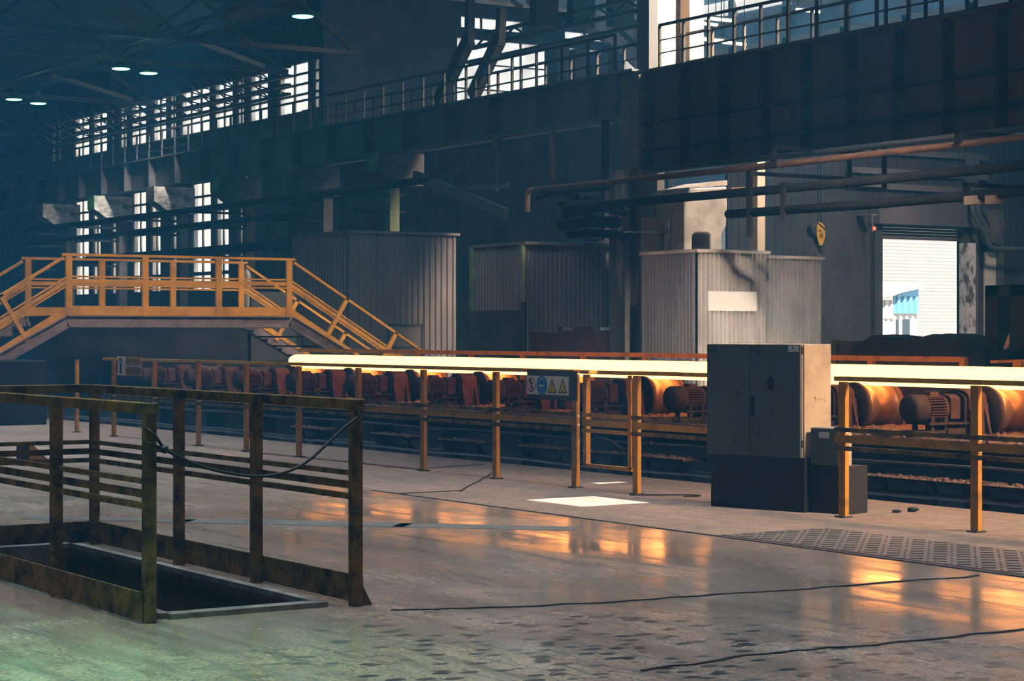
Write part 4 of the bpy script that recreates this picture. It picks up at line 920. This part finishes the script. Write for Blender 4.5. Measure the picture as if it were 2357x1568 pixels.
# jumble of pipes in the middle under the girder
for k, (q0, q1, r_) in enumerate((((1290,470),(1440,492),.06),((1300,495),(1430,475),.09),((1290,520),(1420,512),.11),((1310,540),(1450,545),.08),((1240,455),(1400,432),.05),((1230,440),(1330,452),.05))):
    a, b_ = PX(*q0, X=22.25+0.21*k), PX(*q1, X=22.25+0.21*k)
    tag(obj('pipe', MB().tube([a, a.lerp(b_,.5)+Vector((0,0,.05)), b_], r_, 8), M['blackened']), 'dark pipe in the jumble above the middle shed, %s from the top' % ['third','fourth','fifth','lowest','second','topmost'][k], 'pipe', 'pipes above the middle shed')
yr = yx(1352, 23.4); t = thing('pipe_rack', 'dark rack holding the jumble of pipes above the middle shed', 'rack', (23.4, yr, 3.2))
obj('post', MB().box(23.78, 23.9, yr-.05, yr+.05, 3.2, 5.75), M['blackened'], t)
for k, (py, r_) in enumerate(((481,.06),(486,.09),(516,.11),(542,.08),(447,.05),(450,.05))):
    x_ = 22.25+0.21*k; z_ = PX(1352, py, X=x_).z - r_; y_ = yx(1320 if k == 5 else 1352, x_)
    obj('arm', MB().bar((x_-.06, y_, z_), (23.85, yr, z_), 0.05, 0.05), M['blackened'], t)
tag(obj('conduit', MB().tube([PX(1435,535,Y=31.4), PX(1540,534,Y=31.4)], 0.022, 8).tube([PX(1540,578,Y=31.4), PX(1540,495,Y=31.4)], 0.014, 8), M['pipe_bright']), 'short shiny conduit with a thin riser, left of the foil-clad duct', 'conduit')
a, b_ = PX(1366,478,X=22.4), PX(1394,469,X=22.4)
tag(obj('strip_lamp', MB().bar(a, b_, 0.06, 0.06), M['pipe_bright']), 'small bright tube fitting among the dark pipes at centre', 'lamp')
# foil-clad duct
Yf = 31.0
t = thing('insulated_duct', 'pale foil-clad duct with an arched notch standing above the right shed', 'duct', (24.4, Yf, 0))
def fg_(px): p = PX(px, 575, Y=Yf); return (p.x, Yf, 0)
def fp_(px, py): p = PX(px, py, Y=Yf); return (p.x, Yf, p.z)
mb = MB().prism([fg_(1574), fp_(1574,440), fp_(1580,432), fp_(1674,428), fp_(1675,470), fp_(1673,520), fp_(1662,538), fg_(1662), fg_(1634), fp_(1634,543), fp_(1628,538), fp_(1600,538), fp_(1594,543), fg_(1594)], (0, 1.0, 0))
obj('casing', mb, M['foil'], t, bevel=0.05)
obj('back_plate', MB().box(fp_(1590,0)[0], fp_(1640,0)[0], Yf+0.7, Yf+0.75, 2.86, 3.3), M['dark'], t)
mb = MB().prism([fp_(1578,434), fp_(1674,427), fp_(1674,415), fp_(1640,418)], (0, 0.9, 0)); obj('top_slope', mb, M['foil'], t)
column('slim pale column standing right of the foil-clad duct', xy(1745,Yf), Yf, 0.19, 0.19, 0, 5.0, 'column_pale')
tag(obj('bracket_beam', MB().bar(PX(1680,438,Y=31.2), PX(1722,436,Y=31.2), 0.1, 0.1), M['pipe_rust']), 'short orange pipe end between the foil-clad duct and the slim column', 'pipe')
tag(obj('steel_sheet', MB().box(xy(1500,31.3), xy(1540,31.3), 31.55, 31.65, 0, PX(1520,500,Y=31.3).z), mat('pinkish_duct_sheet', (0.28,0.22,0.21), (0.16,0.13,0.13), 0.6, scale=2, stretch=(1,1,.2))), 'narrow pinkish sheet left of the foil-clad duct', 'panel')
# upper columns and braces carrying the roof of the second bay
t = thing('upper_column', 'daylit twin-flanged upper column rising from the girder walkway', 'column', (25.0, 32.5, 6.7)); t['kind'] = 'structure'
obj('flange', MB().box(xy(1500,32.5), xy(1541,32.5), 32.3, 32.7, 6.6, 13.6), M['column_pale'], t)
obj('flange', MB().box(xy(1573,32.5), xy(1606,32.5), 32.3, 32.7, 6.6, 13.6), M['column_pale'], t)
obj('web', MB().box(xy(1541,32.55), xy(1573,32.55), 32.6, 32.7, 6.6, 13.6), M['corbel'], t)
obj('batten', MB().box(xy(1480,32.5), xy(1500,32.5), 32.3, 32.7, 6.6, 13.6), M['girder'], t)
for k, (q, lab) in enumerate((([(1082,0),(1080,95),(1010,235)], 'left cranked dark roof post in front of the bright opening'), ([(1155,20),(1150,95),(1088,222)], 'right cranked dark roof post in front of the bright opening'))):
    X_ = 25.6; P = [PX(*p, X=X_) for p in q]
    mb = MB().bar(P[0], P[1]+Vector((0,0,-.1)), 0.18, 0.18, up=(0,1,0)).bar(P[1]+Vector((0,0,.05)), P[2], 0.22, 0.30)
    tag(obj('roof_post', mb, M['dark']), lab, 'post')
for q0, q1, w_, lab in (((1360,40),(1478,150),.26,'broad weathered brace, steepest of the planks left of the lit column'),((1430,50),(1482,95),.2,'short weathered brace right beside the lit column'),((1350,65),(1395,92),.14,'thin weathered brace above the railing, centre right'),((1215,0),(1260,40),.12,'weathered brace crossing high above the bright opening'),((1180,0),(1200,16),.1,'short weathered brace end at the top edge, centre')):
    a, b_ = PX(*q0, Y=46), PX(*q1, Y=45.6)
    tag(obj('roof_brace', MB().bar(a, b_, 0.1, w_*1.5), M['timber']), lab, 'brace')
# longitudinal tie girders in the second bay seen through the railing
t = thing('tie_girder', 'dark lattice tie girder rising to the right above the bright opening', 'girder', (30, 48, 9))
for s_, px0, px1, w_ in ((0.2245,1640,1085,.10),(0.2335,1640,1085,.08),(0.2140,1560,1075,.08)):
    x = 30.0; z = CZ + s_*x/CS; obj('chord', MB().bar((x, yx(px0,x), z), (x, yx(px1,x), z), 0.15, w_), M['truss'], t)
dg = MB()
for i in range(8):
    y = 38 + i*1.3; dg.bar((30.0, y, CZ+0.2245*30/CS), (30.0, y+0.65, CZ+0.2335*30/CS), 0.05, 0.05).bar((30.0, y+0.65, CZ+0.2335*30/CS), (30.0, y+1.3, CZ+0.2245*30/CS), 0.05, 0.05)
obj('lacing', dg, M['truss'], t)
for px in (1255,1340,1430):
    a = PX(px, 0, Y=44.0); tag(obj('hanging_post', MB().box(a.x-.35, a.x+.35, 43.9, 44.2, PX(px,62,Y=44).z, 13.6), M['dark']), 'dark roof post hanging at the top edge, %s from the left' % {1255:'first',1340:'second',1430:'third'}[px], 'post')
for k, (px0, px1, py0, py1) in enumerate(((1268,1296,112,170),(1310,1342,118,175),(1362,1384,128,165),(1398,1424,118,160))):
    a, b_ = PX(px0, py1, Y=58), PX(px1, py0, Y=58)
    tag(obj('machine_cabinet', MB().box(a.x, b_.x, 57.6, 58.4, 8.8, b_.z), M['dark']), 'dark cabinet silhouetted in the far bright opening, %s from the left' % ['first','second','third','last'][k], 'cabinet', 'cabinets in the far opening')
t = thing('far_platform', 'dark raised platform below the far bright opening', 'platform', (42, 58, 0))
obj('deck', MB().box(xy(1000,58), 47, 57, 59, 8.6, 8.8), M['dark'], t)
for x in (37, 40.5, 44, 46.8): obj('leg', MB().box(x-.15, x+.15, 57.8, 58.1, 0, 8.6), M['dark'], t)
# roof beams and strip lights of the second bay
for i, y in enumerate((30, 36, 42, 48, 54, 60)):
    o = tag(obj('roof_beam', MB().box(26.2, 46.9, y-0.15, y+0.15, 13.0, 13.6).box(26.2, 46.9, y-0.3, y+0.3, 12.95, 13.0), M['roof_beam']), 'pale roof beam of the second bay, %s from the front' % ORD[i], 'beam', 'roof beams of the second bay')
    o['kind'] = 'structure'
for i, (px, py) in enumerate(((1635,92),(1655,45),(1690,100),(1625,55),(1860,25),(2060,28))):
    a = PX(px, py, Y=(50.5, 52.5, 54.5, 56.5, 52, 52)[i]); t = thing('strip_light', 'glowing strip light seen above the girder railing, %s' % ['low left','upper left','low middle','beside the lit column','middle','far right'][i], 'lamp', tuple(a), 'strip lights of the second bay')
    obj('tube', MB().tube([a+Vector((-.5,0,0)), a+Vector((.5,0,0))], 0.05, 8), M['tube_glow'], t)
    obj('housing', MB().box(a.x-.55, a.x+.55, a.y-.08, a.y+.08, a.z+.05, a.z+.1), M['roof_beam'], t)
    obj('rod', MB().box(a.x-.45, a.x-.43, a.y-.01, a.y+.01, a.z+.1, 13.6).box(a.x+.43, a.x+.45, a.y-.01, a.y+.01, a.z+.1, 13.6), M['dark'], t)
# lattice bracing in front of the upper left windows
t = thing('wind_truss', 'dense dark lattice truss across the upper left windows', 'truss', (35, 88, 10.5))
for z in (10.6, 10.95, 11.3, 11.65): obj('chord', MB().box(34.9, 35.1, 70, 103, z-0.05, z+0.05), M['truss'], t)
for z0_, z1_, nm in ((10.6,10.95,'a'),(11.3,11.65,'b')):
    dg = MB()
    for i in range(21):
        y = 70+i*1.55; dg.bar((34.9,y,z0_), (33.9,y+0.8,z1_), 0.05, 0.05).bar((33.9,y+0.8,z1_), (34.9,y+1.55,z0_), 0.05, 0.05)
    obj('lacing', dg, M['truss'], t)

# ------------------------------------------------------------------ main bay roof trusses and high-bay lamps
for i, (y, lab) in enumerate(((44.4,'nearest'),(48.5,'second'),(57.5,'third'),(69.0,'farthest'))):
    t = thing('roof_truss', '%s dark roof truss in the shadowy upper left' % lab, 'truss', (10, y, 8.3), 'roof trusses of the main bay')
    obj('bottom_chord', MB().box(-14, 24.2, y-0.08, y+0.08, 8.3, 8.42), M['truss'], t)
    obj('top_chord', MB().box(-14, 24.2, y-0.1, y+0.1, 10.0, 10.2), M['truss'], t)
    dg = MB()
    for k in range(8):
        x = 24 - k*4.6; dg.bar((x, y, 8.4), (x-2.3, y, 10.1), 0.1, 0.1).bar((x-2.3, y, 10.1), (x-4.6, y, 8.4), 0.1, 0.1)
    obj('diagonal', dg, M['truss'], t)
tag(obj('roof_tie', MB().box(18.95, 19.05, 40, 108, 8.45, 8.55), M['truss']), 'long tie bar under the roof trusses holding the row of three lamps', 'tie bar')
tag(obj('roof_tie', MB().box(19.95, 20.05, 40, 108, 8.45, 8.55), M['truss']), 'long tie bar under the roof trusses holding the pair of lamps', 'tie bar')
tag(obj('wind_brace', MB().bar((23.5,57.5,8.45),(19.3,53,8.45),0.12,0.12), M['truss']), 'brown wind brace between two roof trusses, nearer the middle lamps', 'brace')
tag(obj('wind_brace', MB().bar((23.5, 48.5, 8.45), (19.3, 44.4, 8.45), 0.12, 0.12), M['truss']), 'wind brace from the nearest roof truss back to the girder side', 'brace')
tag(obj('wind_brace', MB().bar((19.3, 44.4, 8.5), (15, 48.5, 8.5), 0.1, 0.1), M['truss']), 'wind brace from the nearest roof truss back to the dark left', 'brace')
LP = [(697,19.0,7.95,'nearest glowing lamp at the top'),(278,19.0,7.95,'middle left lamp, greener of the pair above the windows'),(32,19.0,7.95,'lamp at the far left edge'),(342,20.0,7.98,'middle right lamp of the pair above the windows'),(88,20.0,7.98,'second lamp from the far left edge')]
for i, (px, x, z, lab) in enumerate(LP):
    y = yx(px, x); loc = (x, y, z)
    if i == 0:
        lamp0 = thing('high_bay_lamp', 'green-glowing round hanging lamp, '+lab, 'lamp', loc, 'high-bay lamps in the main bay')
        obj('reflector', MB().lathe((x,y,z-0.02), (0,0,1), [(0,0.235),(0.05,0.20),(0.13,0.11),(0.19,0.07)], 28), M['lamp_shell'], lamp0)
        obj('lens', MB().lathe((x,y,z-0.045), (0,0,1), [(0,0.17),(0.012,0.215),(0.03,0.222)], 28), M['lamp_glow'], lamp0)
        obj('gear_case', MB().lathe((x,y,z+0.17), (0,0,1), [(0,0.06),(0.16,0.06)], 14), M['lamp_shell'], lamp0)
        obj('rod', MB().tube([(x,y,z+0.3),(x,y,8.5)], 0.012, 6), M['dark'], lamp0)
    else: dup(lamp0, loc, 'green-glowing round hanging lamp, '+lab)
    pl_ = bpy.data.lights.new('lamp_light', 'POINT'); pl_.energy = 10; pl_.color = (0.35, 1.0, 0.6); pl_.shadow_soft_size = 0.15
    po = bpy.data.objects.new('lamp_light', pl_); C.objects.link(po); po.location = (x, y, z-0.15)
area('near_mercury_lamp', (3.0, 8.2, 8.0), 0.4, 0.4, 30, (0.25, 1.0, 0.6), spread=34)

# ------------------------------------------------------------------ crane hook
HK = PX(1886, 540, Y=36.0)
t = thing('crane_hook', 'yellow and black crane hook block marked 10 hanging in the next bay', 'hook', (HK.x, 36, HK.z))
def hp(px, py, d=0.0): p = PX(px, py, Y=36.0-d); return Vector((p.x, p.y, p.z))
side = [(1886,511),(1893,514),(1899,524),(1900,536),(1899,546),(1896,556),(1893,564),(1887,565),(1884,556),(1881,545),(1880,530),(1881,519)]
obj('cheek_plate', MB().prism([hp(a,b_,0.12) for a, b_ in side], (0,0.03,0)), M['hook_yellow'], t)
obj('cheek_plate', MB().prism([hp(a-9,b_,-0.1) for a, b_ in side], (0,0.03,0)), M['black'], t)
obj('sheave', MB().lathe(hp(1882,530,0.1), (0,1,0), [(0,0.10),(0.002,0.17),(0.19,0.17),(0.195,0.1)], 24), M['dark'], t)
obj('crosshead', MB().lathe(hp(1886,560,-0.0)+Vector((0,0,-.02)), (0,0,-1), [(0,0.07),(0.1,0.06),(0.12,0.03),(0.16,0.03)], 14), M['dark'], t)
hk = [hp(1886,568), hp(1886,576), hp(1893,581), hp(1893,588), hp(1885,592), hp(1877,588), hp(1876,580)]
obj('hook', MB().tube(smooth(hk), [0.03]*5+[0.035]*(len(smooth(hk))-10)+[0.02,0.017,0.014,0.01,0.006], 8), M['dark'], t)
obj('wire_rope', MB().tube([hp(1883,512), hp(1883,512)+Vector((0,0,6))], 0.012, 6).tube([hp(1890,512), hp(1890,512)+Vector((0,0,6))], 0.012, 6), M['dark'], t)
obj('band', MB().prism([hp(1883,514,.13), hp(1885,513,.13), hp(1900,527,.13), hp(1899.5,530,.13)], (0,0.01,0)), M['sign_black'], t)
text('10', 0.16, hp(1890,543,0.13), (R(90),0,R(0)), M['sign_black'], t, sx=0.75)
text('г/п', 0.09, hp(1887,531,0.13), (R(90),0,R(0)), M['sign_black'], t)

# ------------------------------------------------------------------ right side: frame, heap under a tarp, ducts
hx, hy = 19.2, (yx(2015, 19.2)+yx(2310, 19.2))/2
L2 = (yx(2015, 19.2)-yx(2310, 19.2))/2
mb = MB(); nx, ny = 14, 46; g = []; rnd = random.Random(5)
prof = [(-1,0.0),(-.96,.86),(-.8,.965),(-.72,.99),(-.6,.985),(-.3,.955),(0.0,.965),(.15,.99),(.3,1.0),(.5,.985),(.7,.975),(.85,.90),(.95,.78),(1,0)]
def pr(u):
    for i in range(len(prof)-1):
        if prof[i][0] <= u <= prof[i+1][0]: f = (u-prof[i][0])/(prof[i+1][0]-prof[i][0]); return prof[i][1]*(1-f)+prof[i+1][1]*f
    return 0
for i in range(nx+1):
    row = []
    for j in range(ny+1):
        a, u = -1+2*i/nx, 1-2*j/ny*1.0
        zz = 1.44*pr(-u)*(1-abs(a)**5*0.95) + rnd.uniform(-.012,.012)
        row.append(mb.bm.verts.new((hx+a*0.9*(1+.04*math.sin(j)), hy+u*L2, max(0, zz))))
    g.append(row)
for i in range(nx):
    for j in range(ny): mb.bm.faces.new((g[i][j], g[i+1][j], g[i+1][j+1], g[i][j+1])).smooth = True
tag(obj('covered_heap', mb, M['tarp']), 'dark tarpaulin-covered heap in front of the open roller door', 'heap')
fx = 18.0
t = thing('gantry', 'dark upright steel frame at the right edge beside the tarpaulin heap', 'frame', (fx, yx(2320,fx), 0))
def fz(py, px=2310): return PX(px, py, X=fx).z
ya_, yb_ = yx(2281, fx), yx(2420, fx)
obj('upright', MB().box(fx-.1, fx+.1, yx(2310,fx), ya_, 0, fz(657)), M['blackened'], t)
obj('upright', MB().box(fx-.1, fx+.1, yb_, yx(2337,fx), 0, fz(657)), M['blackened'], t)
obj('header', MB().box(fx-.1, fx+.1, yb_, ya_, fz(682), fz(657)), M['blackened'], t)
obj('sill', MB().box(fx-.1, fx+.1, yb_, ya_, 0.2, fz(808)), M['blackened'], t)
obj('bent_strip', MB().prism([PX(2306,808,X=fx), PX(2318,802,X=fx), PX(2337,755,X=fx), PX(2336,735,X=fx)], (0.05,0,0)), M['sign_white'], t)
t = thing('steel_box', 'olive-edged dark bin behind the far rail left of the heap', 'bin', (19, yx(1985,19), 0))
obj('body', MB().box(18.7, 19.6, yx(2004,19), yx(1962,19), 0, PX(1985,785,X=19).z), M['sheet_dark'], t)
obj('corner_post', MB().box(18.66, 18.74, yx(1964,19)-.03, yx(1957,19), 0, PX(1985,782,X=19).z), M['green_pale'], t)
# painted columns and ducts right of the door
Yq = 40.3
tag(obj('column', MB().box(xy(2217,Yq), xy(2237,Yq), Yq-.15, Yq+.15, 0, PX(2226,560,Y=Yq).z), M['birch']), 'column with flaking white paint right of the roller door', 'column', kind='structure')
tag(obj('wall_panel', MB().box(xy(2240,Yq+.3), xy(2268,Yq+.3), Yq+.55, Yq+.65, 0, 6.5), M['sheet_dark']), 'dark ribbed wall panel right of the flaking column', 'panel')
tag(obj('white_board', MB().box(xy(2268,40.88), xy(2293,40.88), 40.88, 40.95, 0, PX(2280,580,Y=40.88).z), M['sign_white']), 'tall narrow white board right of the roller door', 'board')
tag(obj('brown_panel', MB().box(xy(2294,40.85), xy(2311,40.85), 40.85, 40.95, 0, PX(2300,480,Y=Yq).z), M['corbel']), 'brownish strip panel beside the tall white board', 'panel')
pts = smooth([PX(2237,462,Y=40.8), PX(2237,470,Y=40.2), PX(2240,492,Y=40.2), PX(2262,530,Y=40.2), PX(2272,545,Y=40.2), PX(2273,560,Y=40.2), PX(2285,572,Y=40.2), PX(2310,574,Y=40.2), PX(2400,573,Y=40.2)])
tag(obj('duct_pipe', MB().tube(pts, 0.07, 12), M['girder']), 'grey bent pipe curving under the brown hopper at the right', 'pipe')
pts = smooth([PX(2247,462,Y=40.8), PX(2247,470,Y=40.3), PX(2252,492,Y=40.3), PX(2272,525,Y=40.3), PX(2278,560,Y=40.3)])
tag(obj('duct_pipe', MB().tube(pts, 0.06, 12), M['girder']), 'second grey pipe bending beside the brown hopper', 'pipe')
tag(obj('hopper', MB().prism([PX(2262,482,Y=40.35), PX(2303,484,Y=40.35), PX(2320,524,Y=40.35), PX(2310,528,Y=40.35), PX(2309,562,Y=40.35), PX(2290,562,Y=40.35), PX(2283,552,Y=40.35), PX(2282,520,Y=40.35)], (0,.45,0)), M['corbel'], bevel=0.03), 'brownish sheet hopper hanging right of the roller door', 'hopper')
for px0, px1, py, lab in ((2229,2257,466,'left'),(2277,2300,465,'right')):
    a, b_ = PX(px0, py-14, X=21.8), PX(px1, py+4, X=21.8)
    tag(obj('pipe_clamp', MB().box(21.71, 21.89, b_.y, a.y, b_.z, a.z), M['column_pale']), 'pale clamp under the lowest pipe right of the roller door, %s one' % lab, 'clamp')
a = PX(2011,526,Y=40.4)
t = thing('signal_lamp', 'small red signal lamp left of the roller door', 'lamp', tuple(a))
obj('lens', MB().lathe(a, (0,-1,0), [(0,.03),(.03,.055),(.06,.03)], 12), M['red_lamp'], t)
obj('bracket', MB().box(a.x-.07, a.x-.03, a.y-.02, a.y+.02, a.z-.1, a.z+.35).box(a.x-.12, a.x+.12, a.y-.03, a.y+.58, a.z+.35, a.z+.38), M['sheet'], t)
# ------------------------------------------------------------------ dim things under and behind the footbridge
t = thing('gas_cylinder', 'grey gas cylinder standing behind the footbridge\'s right end', 'cylinder', (xy(567,37), 37, 1.9))
cx_, zc0 = xy(567,37), PX(567,712,Y=37).z; zc1 = PX(567,612,Y=37).z
obj('bottle', MB().lathe((cx_,37,zc0), (0,0,1), [(0,.085),(.02,.095),(zc1-zc0-.2,.095),(zc1-zc0-.12,.07),(zc1-zc0-.08,.035),(zc1-zc0-.05,.03)], 20), M['steel_grey'], t)
obj('valve', MB().lathe((cx_,37,zc1-.06), (0,0,1), [(0,.02),(.05,.02)], 10), M['pipe_bright'], t)
t = thing('control_desk', 'dark steel desk behind the footbridge under the gas cylinder', 'desk', (17, 37, 0))
obj('body', MB().box(13.5, 18.2, 36.6, 38.0, 0, zc0), M['blackened'], t)
obj('pale_sheet', MB().box(xy(576,36.58), xy(680,36.58), 36.55, 36.6, 0.9, PX(620,672,Y=36.58).z), M['cabinet_base'], t)
tag(obj('steel_enclosure', MB().box(9.3, xy(108,31.2), 31.2, 33-.3, 0, 1.02), M['blackened'], bevel=.02), 'low dark enclosure under the footbridge\'s left stair', 'enclosure')
t = thing('blue_machine', 'dim blue machine under the footbridge near the left sign', 'machine', (14, 40, 0))
obj('body', MB().box(xy(196,42), xy(248,42), 41.7, 42.6, -0.85, PX(220,822,Y=42).z), M['blue_machine'], t)
obj('top_housing', MB().lathe((xy(200,42), 42.1, PX(220,829,Y=42).z), (1,0,0), [(0,.1),(.01,.14),(.5,.14),(.52,.1)], 16), M['blue_machine'], t)
for px, py, lab in ((122,829,'left under the footbridge'),(197,830,'beside the dim blue machine'),(378,836,'right of the orange sign'),(588,842,'above the motors under the bridge')):
    a = PX(px, py, Y=44); t = thing('work_lamp', 'tiny glowing work lamp '+lab, 'lamp', tuple(a), 'work lamps under the footbridge')
    obj('bulb', MB().lathe(a, (0,-1,0), [(0,.02),(.02,.05),(.05,.045),(.06,.01)], 12), M['work_glow'], t)
    obj('stem', MB().box(a.x-.015, a.x+.015, a.y+.01, a.y+.04, 0, a.z+.3), M['dark'], t)
t = thing('panel_cabinet', 'pale grey cabinet dimly seen under the middle of the footbridge', 'cabinet', (16, 44, 0))
obj('body', MB().box(xy(335,44), xy(386,44), 44, 44.6, 0.3, PX(360,760,Y=44).z), M['steel_grey'], t)
obj('door', MB().box(xy(338,43.98), xy(383,43.98), 43.97, 44, 0.4, PX(360,785,Y=44).z), M['steel_grey'], t)
for px0, px1, py, lab in ((330,420,800,'left'),(420,560,806,'right'),(230,330,806,'far left')):
    a, b_ = xy(px0, 40), xy(px1, 40)
    tag(obj('scrap_pile', debris(a, b_, 39.2, 41, PX(px0,py+30,Y=40).z, 14, 10, 0.3, px0), M['dark']), 'dark scrap pile beneath the footbridge, %s one' % lab, 'scrap')
    tag(obj('scrap_bin', MB().box(a, b_, 39.2, 41, 0, PX(px0,py+32,Y=40).z), M['dark']), 'dark bin beneath the footbridge holding scrap, %s one' % lab, 'bin')
for (px, py, r_, lab) in ((2062,1180,.035,'smaller'),(2100,1178,.05,'larger')):
    c = G(px, py); rnd = random.Random(px); mb = MB()
    mb.lathe((c.x, c.y, 0), (0,0,1), [(0,r_*.8),(r_*.25,r_),(r_*.5,r_*.8),(r_*.68,r_*.3)], 9)
    for v in mb.bm.verts: v.co.x += rnd.uniform(-.3,.3)*r_; v.co.y += rnd.uniform(-.3,.3)*r_
    tag(obj('scale_lump', mb, M['blackened']), '%s dark lump of scale on the floor right of the grey cabinet' % lab, 'lump')
c = G(1555, 1142)
tag(obj('wire_loop', MB().tube(smooth([(c.x-.32,c.y+.25,.006),(c.x-.1,c.y+.14,.006),(c.x+.1,c.y+.02,.006),(c.x+.2,c.y-.1,.006),(c.x+.12,c.y-.2,.006),(c.x-.02,c.y-.14,.006)]), 0.006, 6), M['black']), 'thin black wire loop lying on the floor right of the sun patch', 'wire')
# dark lower wall, extended behind the sheds to keep the view there dark
mb = MB()
for a in grid_cells(36.0, 54.0, 0, 6.2, []): mb.box(27.0, 27.2, a[0], a[1], a[2], a[3])
struct('wall_inner', mb, M['wall_brick'])

# ------------------------------------------------------------------ thin blue smoke haze filling the halls
hz = bpy.data.materials.new('smoke_haze'); hz.use_nodes = True; nt = hz.node_tree
for n in list(nt.nodes): nt.nodes.remove(n)
out = nt.nodes.new('ShaderNodeOutputMaterial'); vs = nt.nodes.new('ShaderNodeVolumeScatter')
vs.inputs['Color'].default_value = (0.07, 0.42, 0.85, 1); vs.inputs['Density'].default_value = 0.0068; vs.inputs['Anisotropy'].default_value = 0.2
nt.links.new(vs.outputs[0], out.inputs['Volume'])
hazeo = tag(obj('haze', MB().box(-13.5, 90, -11, 111, 0.02, 16), hz), 'thin blue smoke haze hanging through both halls', 'haze', kind='stuff')
